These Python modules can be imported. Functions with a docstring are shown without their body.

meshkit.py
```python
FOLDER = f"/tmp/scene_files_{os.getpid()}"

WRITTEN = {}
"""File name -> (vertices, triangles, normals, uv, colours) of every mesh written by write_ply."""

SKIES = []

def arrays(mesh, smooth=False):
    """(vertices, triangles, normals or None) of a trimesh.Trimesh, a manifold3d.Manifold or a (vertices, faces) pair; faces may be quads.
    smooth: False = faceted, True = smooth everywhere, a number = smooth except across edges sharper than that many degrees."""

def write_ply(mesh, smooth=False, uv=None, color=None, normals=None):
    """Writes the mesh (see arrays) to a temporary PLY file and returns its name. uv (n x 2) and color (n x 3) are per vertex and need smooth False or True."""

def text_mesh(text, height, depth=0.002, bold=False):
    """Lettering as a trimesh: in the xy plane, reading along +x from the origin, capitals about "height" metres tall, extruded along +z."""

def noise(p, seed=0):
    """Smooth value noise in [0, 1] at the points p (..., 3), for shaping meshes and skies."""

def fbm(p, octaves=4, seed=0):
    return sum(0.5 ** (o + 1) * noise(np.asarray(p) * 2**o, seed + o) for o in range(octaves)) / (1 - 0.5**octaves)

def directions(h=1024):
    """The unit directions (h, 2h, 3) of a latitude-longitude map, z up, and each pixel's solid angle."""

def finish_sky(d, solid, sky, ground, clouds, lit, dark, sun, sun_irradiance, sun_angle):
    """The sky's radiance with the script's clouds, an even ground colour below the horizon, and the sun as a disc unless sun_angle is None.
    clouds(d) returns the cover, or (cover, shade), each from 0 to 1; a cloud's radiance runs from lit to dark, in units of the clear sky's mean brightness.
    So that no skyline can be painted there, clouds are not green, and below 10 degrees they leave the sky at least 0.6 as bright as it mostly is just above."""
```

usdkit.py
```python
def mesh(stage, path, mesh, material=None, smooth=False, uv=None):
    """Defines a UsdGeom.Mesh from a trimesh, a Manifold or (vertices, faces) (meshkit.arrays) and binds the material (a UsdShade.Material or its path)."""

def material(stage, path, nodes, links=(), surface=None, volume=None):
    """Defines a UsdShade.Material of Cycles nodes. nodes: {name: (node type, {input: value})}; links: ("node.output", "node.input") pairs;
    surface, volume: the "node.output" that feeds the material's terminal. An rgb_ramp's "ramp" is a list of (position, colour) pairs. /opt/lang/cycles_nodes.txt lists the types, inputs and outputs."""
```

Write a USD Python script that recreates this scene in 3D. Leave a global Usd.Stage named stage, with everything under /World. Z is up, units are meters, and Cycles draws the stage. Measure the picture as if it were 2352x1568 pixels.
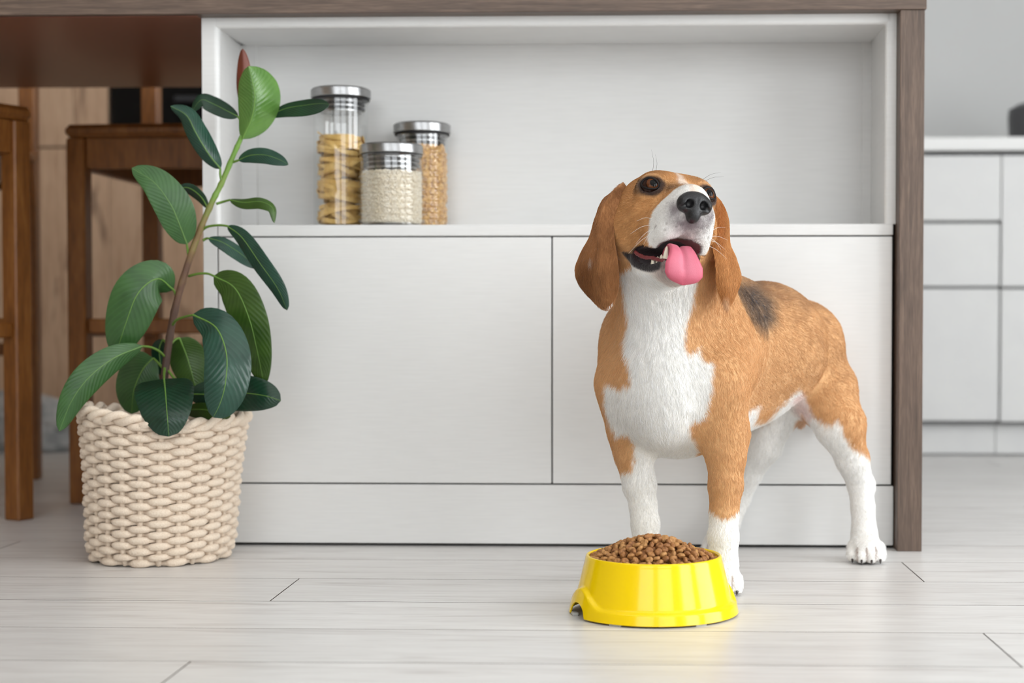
import math, random, numpy as np, trimesh, manifold3d, usdkit, meshkit
from scipy import ndimage
from scipy.spatial import cKDTree
from pxr import Usd, UsdGeom, UsdLux, UsdShade, Sdf, Gf, Vt

stage = Usd.Stage.CreateInMemory()
UsdGeom.SetStageUpAxis(stage, UsdGeom.Tokens.z); UsdGeom.SetStageMetersPerUnit(stage, 1.0)
UsdGeom.Xform.Define(stage, '/World'); stage.SetDefaultPrim(stage.GetPrimAtPath('/World'))
UsdGeom.Scope.Define(stage, '/World/Looks')
T = Sdf.ValueTypeNames
PI = math.pi

# ---------------------------------------------------------------- camera
FPX = 3500.0                                   # focal length in pixels of the 2352 x 1568 frame
YAW, PITCH = math.atan(0.0322), math.atan(0.0273)
PX0, PY0 = 1335.3, 843.55                      # principal point (the lens is shifted)
CAM_D, CAM_H = 2.47216, 0.36041
FW = np.array([-math.sin(YAW) * math.cos(PITCH), math.cos(YAW) * math.cos(PITCH), -math.sin(PITCH)])
RT = np.array([math.cos(YAW), math.sin(YAW), 0.0]); UP = np.cross(RT, FW)
CAM = np.array([0.0, -CAM_D, CAM_H])
cam = UsdGeom.Camera.Define(stage, '/World/camera')
m4 = np.eye(4); m4[:3, 0], m4[:3, 1], m4[:3, 2], m4[:3, 3] = RT, UP, -FW, CAM
cam.AddTransformOp().Set(Gf.Matrix4d(*m4.T.ravel().tolist()))
HA = 36.0
cam.CreateHorizontalApertureAttr(HA); cam.CreateVerticalApertureAttr(24.0)
cam.CreateFocalLengthAttr(FPX * HA / 2352)
cam.CreateHorizontalApertureOffsetAttr((1176 - PX0) * HA / 2352)
cam.CreateVerticalApertureOffsetAttr((PY0 - 784) * HA / 2352)
cam.CreateFStopAttr(3.4); cam.CreateFocusDistanceAttr(2.03)
cam.CreateExposureAttr(0.07)
cam.CreateClippingRangeAttr(Gf.Vec2f(0.05, 100.0))

def W(px, py, Y):
    """The point of the vertical plane y = Y that the photograph shows at a pixel (used to measure the room)."""
    r = FW + RT * (px - PX0) / FPX - UP * (py - PY0) / FPX
    return CAM + r * (Y + CAM_D) / r[1]

def pix(p):
    v = np.asarray(p, float) - CAM; z = v @ FW
    return np.stack([PX0 + FPX * (v @ RT) / z, PY0 - FPX * (v @ UP) / z], -1)

# ---------------------------------------------------------------- light: daylight from the windows of the room and the sky outside
def rect_light(name, at, look, up, w, h, power, color=(0.965, 0.985, 1.0)):
    l = UsdLux.RectLight.Define(stage, '/World/' + name)
    z = -np.array(look, float); z /= np.linalg.norm(z); x = np.cross(up, z); x /= np.linalg.norm(x); y = np.cross(z, x)
    m = np.eye(4); m[:3, 0], m[:3, 1], m[:3, 2], m[:3, 3] = x, y, z, at
    l.AddTransformOp().Set(Gf.Matrix4d(*m.T.ravel().tolist()))
    l.CreateWidthAttr(w); l.CreateHeightAttr(h); l.CreateIntensityAttr(power); l.CreateColorAttr(Gf.Vec3f(*color))
    return l

XR, XL, YF, YB, ZC = 2.75, -3.1, -4.6, 2.42, 2.62        # inner faces of the room
WINDOWS = [('right', -2.75, 0.75), ('right', -0.75, 0.75), ('front', -0.9, 0.9), ('front', 1.35, 0.9)]   # wall, centre, half width
WZ0, WZ1 = 0.75, 2.4
RZ0, RZ1 = 0.10, 2.35                            # the right hand windows reach the floor
for k, c in (('a', -2.75), ('b', -0.75)):
    rect_light('daylight_window_' + k, (XR + 0.02, c, (RZ0 + RZ1) / 2), (-1, 0, 0), (0, 0, 1), 1.5, RZ1 - RZ0, 3.0)
for k, c in (('c', -0.9), ('d', 1.35)):
    rect_light('daylight_window_' + k, (c, YF - 0.02, (WZ0 + WZ1) / 2), (0, 1, 0), (0, 0, 1), 1.8, WZ1 - WZ0, 0.34)
rect_light('ceiling_panel_light', (-0.2, -1.7, ZC - 0.012), (0, 0, -1), (0, 1, 0), 3.0, 2.2, 0.75, (1.0, 0.99, 0.975))
dome = UsdLux.DomeLight.Define(stage, '/World/sky'); dome.CreateIntensityAttr(1.0); dome.CreateColorAttr(Gf.Vec3f(0.93, 0.97, 1.0))

# ---------------------------------------------------------------- naming and mesh helpers
used = {}
base_of = {}
def numbered(parent, name):
    k = used.setdefault((parent, name), 0); used[(parent, name)] += 1
    return f'{parent}/{name}' + (f'_{k:03d}' if k else '')
def data(path, **kw):
    p = stage.GetPrimAtPath(path)
    for k, v in kw.items():
        if v: p.SetCustomDataByKey(k, v)
def thing(name, label, cat, loc=(0, 0, 0), rotz=0.0, group=None, kind=None):
    path = numbered('/World', name)
    x = UsdGeom.Xform.Define(stage, path)
    x.AddTranslateOp().Set(Gf.Vec3d(*map(float, loc)))
    if rotz: x.AddRotateZOp().Set(math.degrees(rotz))
    base_of[path] = np.array(loc, float)
    data(path, label=label, category=cat, group=group, kind=kind)
    return path
def part(parent, name, mesh, mat, smooth=30, label=None, kind=None, world=True, colors=None):
    """One Mesh prim under a thing or a part. Vertices are world coordinates unless world is False."""
    path = numbered(parent, name)
    root = '/'.join(path.split('/')[:3])
    v, f, n = meshkit.arrays(mesh, smooth if colors is None else True)
    if world: v = v - base_of.get(root, 0)
    g = usdkit.mesh(stage, path, (v, f), MAT[mat])
    if n is not None:
        g.CreateNormalsAttr(Vt.Vec3fArray.FromNumpy(n.astype(np.float32))); g.SetNormalsInterpolation('vertex')
    if colors is not None:
        UsdGeom.PrimvarsAPI(g).CreatePrimvar('coat', T.Color3fArray, 'vertex').Set(Vt.Vec3fArray.FromNumpy(np.asarray(colors, np.float32)))
    data(path, label=label, kind=kind)
    base_of[path] = base_of.get(root, np.zeros(3))
    return path
def copy(path, loc, rotz, name, label, group=None):
    src = stage.GetPrimAtPath(path); cd = src.GetCustomData()
    new = thing(name, label, cd['category'], loc, rotz, group or cd.get('group'))
    p = stage.GetPrimAtPath(new); p.GetReferences().AddInternalReference(Sdf.Path(path)); p.SetInstanceable(True)
    return new
def top(name, mesh, mat, label, cat, smooth=30, group=None, kind=None):
    path = part('/World', name, mesh, mat, smooth); data(path, label=label, category=cat, group=group, kind=kind); return path

def join(*ms):
    ms = [m for m in ms if m is not None]
    return trimesh.util.concatenate(ms)
def box(lo, hi, c=0.0):
    """A box from corner to corner with chamfered edges."""
    lo, hi = np.array(lo, float), np.array(hi, float)
    if not c: return trimesh.creation.box(bounds=[lo, hi])
    pts = []
    for s in np.ndindex(2, 2, 2):
        for k in range(3):
            p = np.where(np.array(s) == 1, hi - c, lo + c); p[k] = hi[k] if s[k] else lo[k]; pts.append(p)
    return trimesh.convex.convex_hull(np.array(pts))
def spline(pts, n):
    """Catmull-Rom through the points; n samples."""
    P = np.array(pts, float); m = len(P)
    if m == 2: return P[0] + np.linspace(0, 1, n)[:, None] * (P[1] - P[0])
    E = np.vstack([2 * P[0] - P[1], P, 2 * P[-1] - P[-2]])
    t = np.linspace(0, m - 1 - 1e-9, n); i = t.astype(int); u = (t - i)[:, None]
    a, b, c, d = E[i], E[i + 1], E[i + 2], E[i + 3]
    return 0.5 * (2 * b + (c - a) * u + (2 * a - 5 * b + 4 * c - d) * u ** 2 + (3 * b - a - 3 * c + d) * u ** 3)
def tube(pts, rad, sides=8, closed=False, squash=None):
    """A swept round tube along points, radius per point; closed makes a ring."""
    P = np.array(pts, float); n = len(P); R = np.broadcast_to(np.asarray(rad, float), (n,))
    t = (np.roll(P, -1, 0) - np.roll(P, 1, 0)) if closed else np.gradient(P, axis=0)
    t /= np.linalg.norm(t, axis=1, keepdims=True) + 1e-12
    ref = np.array([0, 0, 1.0]) if abs(t[:, 2]).mean() < 0.8 else np.array([0.0, 1.0, 0])
    a = np.cross(t, ref); a /= np.linalg.norm(a, axis=1, keepdims=True) + 1e-12
    b = np.cross(a, t)
    ang = np.arange(sides) * 2 * PI / sides
    v = P[:, None] + R[:, None, None] * (np.cos(ang)[None, :, None] * a[:, None] + np.sin(ang)[None, :, None] * b[:, None])
    f = []
    m = n if closed else n - 1
    i, j = np.meshgrid(np.arange(m), np.arange(sides), indexing='ij'); i2, j2 = (i + 1) % n, (j + 1) % sides
    q = np.stack([i * sides + j, i * sides + j2, i2 * sides + j2, i2 * sides + j], -1).reshape(-1, 4)
    f = np.vstack([q[:, [0, 2, 1]], q[:, [0, 3, 2]]]); v = v.reshape(-1, 3)
    if not closed:
        c0, c1 = len(v), len(v) + 1; v = np.vstack([v, P[0], P[-1]])
        k = np.arange(sides); k2 = (k + 1) % sides; e = (n - 1) * sides
        f = np.vstack([f, np.stack([np.full(sides, c0), k2, k], 1)[:, [0, 2, 1]], np.stack([np.full(sides, c1), e + k, e + k2], 1)[:, [0, 2, 1]]])
    m = trimesh.Trimesh(v, f, process=False)
    if m.volume < 0: m.invert()
    return m
def lathe(prof, sides=64, at=(0, 0, 0)):
    """A profile of (radius, z) pairs turned about the z axis."""
    m = trimesh.creation.revolve(np.array(prof, float), sections=sides); m.apply_translation(at)
    return m
def prism(poly, lo, hi, axis='z'):
    """A polygon extruded along an axis: z (poly = xy), y (poly = xz), x (poly = yz)."""
    from shapely.geometry import Polygon
    m = trimesh.creation.extrude_polygon(Polygon(poly), hi - lo, engine='earcut'); m.apply_translation((0, 0, lo))
    v = np.array(m.vertices)
    v = {'z': v, 'y': v[:, [0, 2, 1]], 'x': v[:, [2, 0, 1]]}[axis]
    m = trimesh.Trimesh(v, m.faces, process=False)
    if m.volume < 0: m.invert()
    return m
def grid(P, closed=False):
    """A quad sheet through an array of points (rows, columns, 3)."""
    r, c = P.shape[:2]
    i, j = np.meshgrid(np.arange(r - 1), np.arange(c if closed else c - 1), indexing='ij'); j2 = (j + 1) % c
    q = np.stack([i * c + j, i * c + j2, (i + 1) * c + j2, (i + 1) * c + j], -1).reshape(-1, 4)
    return P.reshape(-1, 3), np.vstack([q[:, [0, 1, 2]], q[:, [0, 2, 3]]])

# ---------------------------------------------------------------- materials
def lin(*c):
    c = np.array(c, float) / 255.0
    return tuple(np.where(c <= 0.04045, c / 12.92, ((c + 0.055) / 1.055) ** 2.4).tolist())
MAT = {}
def plain(name, color, rough=0.5, **kw):
    MAT[name] = usdkit.material(stage, '/World/Looks/' + name, {'p': ('principled_bsdf', {'base_color': color, 'roughness': rough, **kw})}, [], 'p.BSDF')
def speckled(name, c1, c2, scale, rough=0.5, bump=0.0, stretch=(1, 1, 1), coord='geometry.position', lo=0.35, hi=0.65, detail=4, bscale=None, **kw):
    """Two colours mixed by a noise stretched along the axes, with a fine bump of the same noise."""
    nodes = {'g': (coord.split('.')[0], {}), 'm': ('mapping', {'scale': stretch}), 'n': ('noise_texture', {'scale': scale, 'detail': detail, 'roughness': 0.6}),
             'r': ('rgb_ramp', {'ramp': [(0, c1), (lo, c1), (hi, c2), (1, c2)]}), 'p': ('principled_bsdf', {'roughness': rough, **kw})}
    links = [('g.' + coord.split('.')[1], 'm.vector'), ('m.vector', 'n.vector'), ('n.fac', 'r.fac'), ('r.color', 'p.base_color')]
    if bump:
        nodes['b'] = ('bump', {'strength': 1.0, 'distance': bump}); links += [('n.fac', 'b.height'), ('b.normal', 'p.normal')]
    MAT[name] = usdkit.material(stage, '/World/Looks/' + name, nodes, links, 'p.BSDF')
def wood(name, dark, mid, light, stretch, scale=1.0, rough=0.5, bump=0.0004, rand=0.0, fine=1.0, tone=0.0, coord='geometry.position', knots=None, core=None, **kw):
    """Streaky grain: a coarse and a fine noise drawn out along the board; rand shifts it from piece to piece."""
    nodes = {'g': (coord.split('.')[0], {}), 'o': ('object_info', {}), 'sh': ('vector_math', {'math_type': 'scale', 'vector1': (31.0, 17.0, 23.0)}),
             'ad': ('vector_math', {'math_type': 'add'}), 'm': ('mapping', {'scale': stretch}),
             'n1': ('noise_texture', {'scale': 7.0 * scale, 'detail': 4.0, 'roughness': 0.55, 'distortion': 0.6}),
             'n2': ('noise_texture', {'scale': 34.0 * scale * fine, 'detail': 3.0, 'roughness': 0.6}),
             'mx': ('mix_float', {'fac': 0.45}),
             'r': ('rgb_ramp', {'ramp': [(0.25, dark), (0.5, mid), (0.75, light)]}),
             'p': ('principled_bsdf', {'roughness': rough, **kw}), 'b': ('bump', {'strength': 1.0, 'distance': bump})}
    links = [('o.random', 'sh.scale'), ('g.' + coord.split('.')[1], 'ad.vector1'), ('ad.vector', 'm.vector'), ('m.vector', 'n1.vector'), ('m.vector', 'n2.vector'),
             ('n1.fac', 'mx.a'), ('n2.fac', 'mx.b'), ('mx.result', 'r.fac'), ('mx.result', 'b.height'), ('b.normal', 'p.normal')]
    if rand: links.append(('sh.vector', 'ad.vector2'))
    out = 'r.color'
    if knots:                                            # darker elongated figure, a colour of the board
        nodes['kn'] = ('noise_texture', {'scale': knots[0], 'detail': 2.0, 'roughness': 0.5, 'distortion': 1.5}); nodes['km'] = ('mapping', {'scale': knots[1]})
        nodes['kr'] = ('rgb_ramp', {'ramp': [(0, (0, 0, 0)), (knots[2], (0, 0, 0)), (knots[3], (1, 1, 1)), (1, (1, 1, 1))]})
        nodes['kx'] = ('mix_color', {'b': knots[4]})
        nodes['kf'] = ('math', {'math_type': 'multiply', 'value2': knots[5]}); nodes['kbw'] = ('rgb_to_bw', {})
        links += [('ad.vector', 'km.vector'), ('km.vector', 'kn.vector'), ('kn.fac', 'kr.fac'), ('kr.color', 'kbw.color'), ('kbw.val', 'kf.value1'), ('kf.value', 'kx.fac'), (out, 'kx.a')]
        out = 'kx.result'
    if tone:                                             # each board a little lighter or darker
        nodes['tv'] = ('map_range', {'from_min': 0.0, 'from_max': 1.0, 'to_min': 1.0 - tone, 'to_max': 1.0 + tone}); nodes['th'] = ('hsv', {})
        links += [('o.random', 'tv.value'), ('tv.result', 'th.value'), (out, 'th.color')]; out = 'th.color'
    if core:                                             # the board's dark core shows on its edges
        nodes['cg'] = ('geometry', {}); nodes['cs'] = ('separate_xyz', {}); nodes['cl'] = ('math', {'math_type': 'less_than', 'value2': 0.5}); nodes['cx'] = ('mix_color', {'b': core})
        links += [('cg.true_normal', 'cs.vector'), ('cs.z', 'cl.value1'), ('cl.value', 'cx.fac'), (out, 'cx.a')]; out = 'cx.result'
    links.append((out, 'p.base_color'))
    MAT[name] = usdkit.material(stage, '/World/Looks/' + name, nodes, links, 'p.BSDF')

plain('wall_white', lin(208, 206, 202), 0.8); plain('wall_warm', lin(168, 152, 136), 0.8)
plain('ceiling_white', lin(226, 226, 224), 0.9)
plain('slab_grey', lin(70, 68, 66), 0.9)
plain('dark_gap', lin(46, 44, 43), 0.8)
speckled('laminate_white', lin(222, 222, 221), lin(226, 226, 225), 9, 0.38, stretch=(2, 2, 40))
speckled('kitchen_white', lin(214, 214, 214), lin(218, 218, 217), 9, 0.42)
plain('worktop_white', lin(228, 228, 227), 0.35); plain('gap_grey', lin(128, 128, 128), 0.8)
plain('splash_grey', lin(203, 204, 204), 0.55)
wood('island_wood_h', lin(54, 43, 36), lin(94, 77, 66), lin(128, 107, 92), (1.1, 24, 24), 1.0, 0.45, 0.0004, fine=0.8)
wood('island_wood_v', lin(54, 43, 36), lin(94, 77, 66), lin(128, 107, 92), (24, 24, 1.1), 1.0, 0.45, 0.0004, fine=0.8)
wood('floor_plank', lin(196, 192, 189), lin(218, 216, 214), lin(230, 229, 227), (0.55, 6, 6), 0.9, 0.33, 0.00025, rand=1.0, tone=0.03,
     knots=(3.0, (0.9, 9, 1), 0.6, 0.72, lin(178, 172, 168), 0.55), core=lin(128, 120, 114))
wood('clad_oak', lin(164, 130, 104), lin(204, 170, 140), lin(222, 192, 162), (6, 6, 0.5), 1.0, 0.5, 0.0003, rand=1.0, tone=0.08,
     knots=(2.2, (5, 1, 1.2), 0.6, 0.7, lin(92, 66, 50), 0.6))
wood('chair_wood', lin(94, 54, 18), lin(134, 82, 34), lin(162, 108, 54), (5, 5, 0.8), 1.0, 0.4, 0.0002, coord='texture_coordinate.object')
# ---------------------------------------------------------------- the room
def struct(name, mesh, mat, label=None, smooth=30):
    p = part('/World', name, mesh, mat, smooth); data(p, kind='structure', label=label); return p

fl = thing('floor', 'pale greyish white wood plank floor running along the island', 'floor', kind='structure')
part(fl, 'subfloor', box((XL, YF, -0.05), (XR, YB, -0.011)), 'slab_grey')
PW, SEAM0 = 0.1792, -0.1410                      # plank pitch and the seam nearest the cabinet
rng = random.Random(5)
r0, r1 = int(math.floor((YF - SEAM0) / PW)), int(math.ceil((YB - SEAM0) / PW))
known = {0: 0.75, -1: 0.414, -2: -0.472, -3: 0.75, -4: 0.414, -5: -0.472}
for r in range(r0, r1):
    ya, yb = SEAM0 + r * PW, SEAM0 + (r + 1) * PW
    ya, yb = max(ya, YF), min(yb, YB)
    L = 1.77
    x = known.get(r, rng.uniform(0, L))
    while x > XL: x -= L
    while x < XR:
        xa, xb = max(x, XL), min(x + L, XR)
        if xb - xa > 0.02 and yb - ya > 0.01:
            g = 0.0009
            part(fl, 'plank', box((xa + g, ya + g, -0.011), (xb - g, yb - g, 0.0)), 'floor_plank', False)
        x += L

struct('ceiling', box((XL, YF, ZC), (XR, YB, ZC + 0.1)), 'ceiling_white')
struct('wall_back', box((XL, YB, 0), (XR, YB + 0.12, ZC)), 'wall_white')
struct('wall_left', box((XL - 0.12, YF, 0), (XL, YB, ZC)), 'wall_warm')
def pierced(axis, spans):
    """A wall with window openings along its length."""
    ms = []; a0, a1 = (YF, YB) if axis == 'x' else (XL, XR)
    def b(u0, u1, z0, z1):
        ms.append(box((XR, u0, z0), (XR + 0.16, u1, z1)) if axis == 'x' else box((u0, YF - 0.16, z0), (u1, YF, z1)))
    cur = a0
    for c, h in sorted(spans):
        b(cur, c - h, 0, ZC); b(c - h, c + h, 0, RZ0 if axis == 'x' else WZ0); b(c - h, c + h, RZ1 if axis == 'x' else WZ1, ZC); cur = c + h
    b(cur, a1, 0, ZC)
    return join(*ms)
struct('wall_right', pierced('x', [(c, h) for w, c, h in WINDOWS if w == 'right']), 'wall_white')
struct('wall_front', pierced('y', [(c, h) for w, c, h in WINDOWS if w == 'front']), 'wall_white')
plain('frame_white', lin(236, 236, 234), 0.4)
for k, (w, c, h) in enumerate(WINDOWS):
    p = thing(f'window_{k + 1}', None, None, kind='structure')
    def b(u0, u1, z0, z1, t=0.05):
        return box((XR + 0.05, u0, z0), (XR + 0.05 + t, u1, z1), 0.004) if w == 'right' else box((u0, YF - 0.05 - t, z0), (u1, YF - 0.05, z1), 0.004)
    u0, u1 = (RZ0, RZ1) if w == 'right' else (WZ0, WZ1)
    part(p, 'window_frame', join(b(c - h, c - h + 0.06, u0, u1), b(c + h - 0.06, c + h, u0, u1), b(c - h, c + h, u0, u0 + 0.06), b(c - h, c + h, u1 - 0.06, u1)), 'frame_white', False)

# ---------------------------------------------------------------- the island: white cabinet under a dark wood worktop
ic = thing('island_cabinet', 'white kitchen island cabinet with an open niche above two flat doors', 'cabinet', (-0.14, 0, 0))
XA, XB = -0.6977, 0.4262                         # outer faces of the white cabinet
def stile(x0, x1, inner, z0, z1, back, rnd=0.016):
    """A side board of the niche: rounded front edge towards the opening (inner = +1 opens to +x), its inner face leaning out a little to the back."""
    xi = x1 if inner > 0 else x0; xo = x0 if inner > 0 else x1
    a = np.linspace(0, PI / 2, 9)
    arc = [(xi - inner * rnd + inner * rnd * math.sin(t), rnd - rnd * math.cos(t)) for t in a]
    poly = [(xo, 0.0)] + arc + [(back, 0.20), (xo, 0.20)]
    return prism(poly, z0, z1, 'z')
NZ0 = 0.5245                                     # top of the niche shelf
part(ic, 'side_board', stile(XA, -0.6695, 1, NZ0 - 0.0002, 0.8665, -0.684, 0.009), 'laminate_white')
part(ic, 'side_board', stile(0.4085, XB, -1, NZ0 - 0.0002, 0.8665, 0.417, 0.005), 'laminate_white')
a = np.linspace(0, PI / 2, 9); rt = 0.006
poly = [(0.0, 0.8665)] + [(rt - rt * math.cos(t), 0.8440 + rt - rt * math.sin(t)) for t in a] + [(0.20, 0.8515), (0.20, 0.8665)]
part(ic, 'top_rail', prism(poly, -0.675, 0.4145, 'x'), 'laminate_white')
part(ic, 'back_panel', box((-0.69, 0.201, 0.50), (0.42, 0.215, 0.8665)), 'laminate_white')
part(ic, 'back_strip', box((-0.69, 0.196, NZ0), (W(590, 300, 0.196)[0], 0.201, 0.8525), 0.001), 'laminate_white')
part(ic, 'back_strip', box((W(1979, 400, 0.196)[0], 0.196, NZ0), (0.42, 0.201, 0.8525), 0.001), 'laminate_white')
part(ic, 'shelf', box((-0.6735, -0.0005, 0.5062), (0.4225, 0.20, NZ0), 0.0012), 'laminate_white')
part(ic, 'stile', box((XA, 0.0, 0.0), (-0.6745, 0.20, NZ0 - 0.0004), 0.001), 'laminate_white')
for x0, x1 in ((-0.6725, -0.1285), (-0.1262, 0.4213)):
    part(ic, 'door', box((x0, -0.0005, 0.1040), (x1, 0.018, 0.5040), 0.0011), 'laminate_white')
part(ic, 'plinth', box((-0.6725, 0.0, 0.0052), (0.4253, 0.018, 0.1014), 0.001), 'laminate_white')
part(ic, 'carcass', join(box((-0.6743, 0.0195, 0.0), (0.4256, 0.50, 0.5055)), box((-0.6977, 0.216, 0.5055), (0.4256, 0.50, 0.8595))), 'dark_gap')

wt = thing('island_worktop', 'dark taupe wood worktop with a full height side panel, running left over the bar stools', 'countertop', (-0.9, 0.3, 0))
part(wt, 'top_board', box((-2.75, -0.033, 0.8605), (0.4678, 0.70, 0.90), 0.0008), 'island_wood_h')
plain('underside_brown', lin(124, 76, 60), 0.3)
part(wt, 'underside', box((-2.70, -0.0200, 0.8590), (-0.6985, 0.6998, 0.8604)), 'underside_brown', label='reddish brown underside')
part(wt, 'side_panel', box((0.4268, -0.0305, 0.0), (0.4654, 0.70, 0.8603), 0.0008), 'island_wood_v')
part(wt, 'end_panel', box((-2.75, -0.0305, 0.0), (-2.71, 0.70, 0.8603), 0.0008), 'island_wood_v')

# ---------------------------------------------------------------- far right: white kitchen units and their worktop
KY = 1.755
def kz(py): return W(2230, py, KY)[2]
def kx(px): return W(px, 600, KY)[0]
ku = thing('kitchen_unit', 'white handleless kitchen base unit with drawers, behind the island on the right', 'cabinet', (0.7, KY, 0))
xs = kx(2298)
part(ku, 'body', join(box((0.02, KY + 0.021, kz(976)), (xs - 0.002, YB - 0.022, kz(351))), box((0.02, KY + 0.065, 0.0), (xs - 0.002, YB - 0.022, kz(976)))), 'gap_grey')
G = 0.0028
part(ku, 'drawer_front', box((0.03, KY, kz(506)), (xs + 0.0, KY + 0.02, kz(357)), 0.0015), 'kitchen_white')
part(ku, 'drawer_front', box((0.03, KY, kz(657)), (xs - G, KY + 0.02, kz(513)), 0.0015), 'kitchen_white')
part(ku, 'drawer_front', box((0.03, KY, kz(966)), (xs - G, KY + 0.02, kz(663)), 0.0015), 'kitchen_white')
part(ku, 'plinth', box((0.03, KY + 0.045, 0.004), (xs - 0.001, KY + 0.06, kz(972)), 0.001), 'kitchen_white')
ku2 = thing('kitchen_unit', 'white kitchen base unit cut off by the right edge of the photo, beside the drawers', 'cabinet', (1.5, KY, 0))
part(ku2, 'body', join(box((xs + 0.002, KY + 0.021, kz(976)), (2.3, YB - 0.022, kz(351))), box((xs + 0.002, KY + 0.065, 0.0), (2.3, YB - 0.022, kz(976)))), 'gap_grey')
part(ku2, 'drawer_front', box((xs + G, KY, kz(658)), (1.66, KY + 0.02, kz(357)), 0.0015), 'kitchen_white')
part(ku2, 'drawer_front', box((xs + G, KY, kz(968)), (1.66, KY + 0.02, kz(664)), 0.0015), 'kitchen_white')
part(ku2, 'door', box((1.665, KY, kz(968)), (2.29, KY + 0.02, kz(357)), 0.0015), 'kitchen_white')
part(ku2, 'plinth', box((xs + 0.001, KY + 0.045, 0.004), (2.3, KY + 0.06, kz(974)), 0.001), 'kitchen_white')
top('kitchen_worktop', box((0.02, KY - 0.018, kz(347)), (2.32, YB - 0.022, kz(316)), 0.003), 'worktop_white', 'white worktop along the wall on the far right', 'countertop')
top('backsplash', box((0.02, YB - 0.02, kz(316)), (2.32, YB - 0.001, 1.50), 0.001), 'splash_grey', 'plain light grey backsplash panel above the far white worktop', 'backsplash')
plain('charcoal', lin(84, 85, 88), 0.45)
kt = thing('cooking_pot', 'blurred dark grey pot at the right edge of the photo on the far worktop', 'pot', (W(2398, 315, 2.0)[0], 2.0, kz(316)))
part(kt, 'body', lathe([(0, 0), (0.085, 0), (0.098, 0.012), (0.102, 0.09), (0.10, 0.105), (0.094, 0.105), (0.092, 0.02), (0, 0.015)], 48), 'charcoal', world=False)
part(kt, 'lid', lathe([(0, 0.105), (0.099, 0.105), (0.101, 0.110), (0.075, 0.125), (0.02, 0.133), (0.012, 0.137), (0.012, 0.148), (0.02, 0.153), (0.018, 0.162), (0, 0.164)], 48), 'charcoal', world=False)
part(kt, 'handle', tube(spline([(0.098, 0, 0.08), (0.125, 0.02, 0.083), (0.125, -0.02, 0.083), (0.098, 0, 0.08)], 16), 0.006), 'charcoal', world=False)

# ---------------------------------------------------------------- far left: oak clad tall units with a black oven
OY = 2.14
tu = thing('tall_unit', 'knotty light oak tall kitchen units behind the bar stools on the far left', 'cabinet', (-1.8, OY, 0))
seam = W(140, 338, OY)[2]; zb = W(140, 945, OY)[2]
px_edges = [-560, -420, -280, -140, -40, 93, 172, 252, 348, 455, 560, 660]
xe = [W(p, 600, OY)[0] for p in px_edges]
part(tu, 'body', join(box((XL + 0.002, OY + 0.022, zb - 0.003), (xe[-1], YB - 0.003, 2.3)), box((XL + 0.002, OY + 0.055, 0.0), (xe[-1], YB - 0.003, zb - 0.003))), 'dark_gap')
ox0, ox1 = W(255, 300, OY)[0], W(560, 300, OY)[0]
oz0, oz1 = W(300, 372, OY)[2], W(300, 372, OY)[2] + 0.46
for a0, a1 in zip(xe[:-1], xe[1:]):
    a0 += 0.0008; a1 -= 0.0008
    in_oven = a0 > ox0 - 0.02 and a1 < ox1 + 0.02
    for z0, z1 in (((zb, oz0 - 0.004), (oz1 + 0.004, 2.3)) if in_oven else ((zb, seam - 0.003), (seam + 0.003, 2.3))):
        part(tu, 'plank', box((a0, OY, z0), (a1, OY + 0.02, z1), 0.0012), 'clad_oak', False)
wood('clad_dark', lin(84, 62, 50), lin(104, 78, 64), lin(120, 92, 76), (1, 6, 6), 1.0, 0.6)
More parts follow.
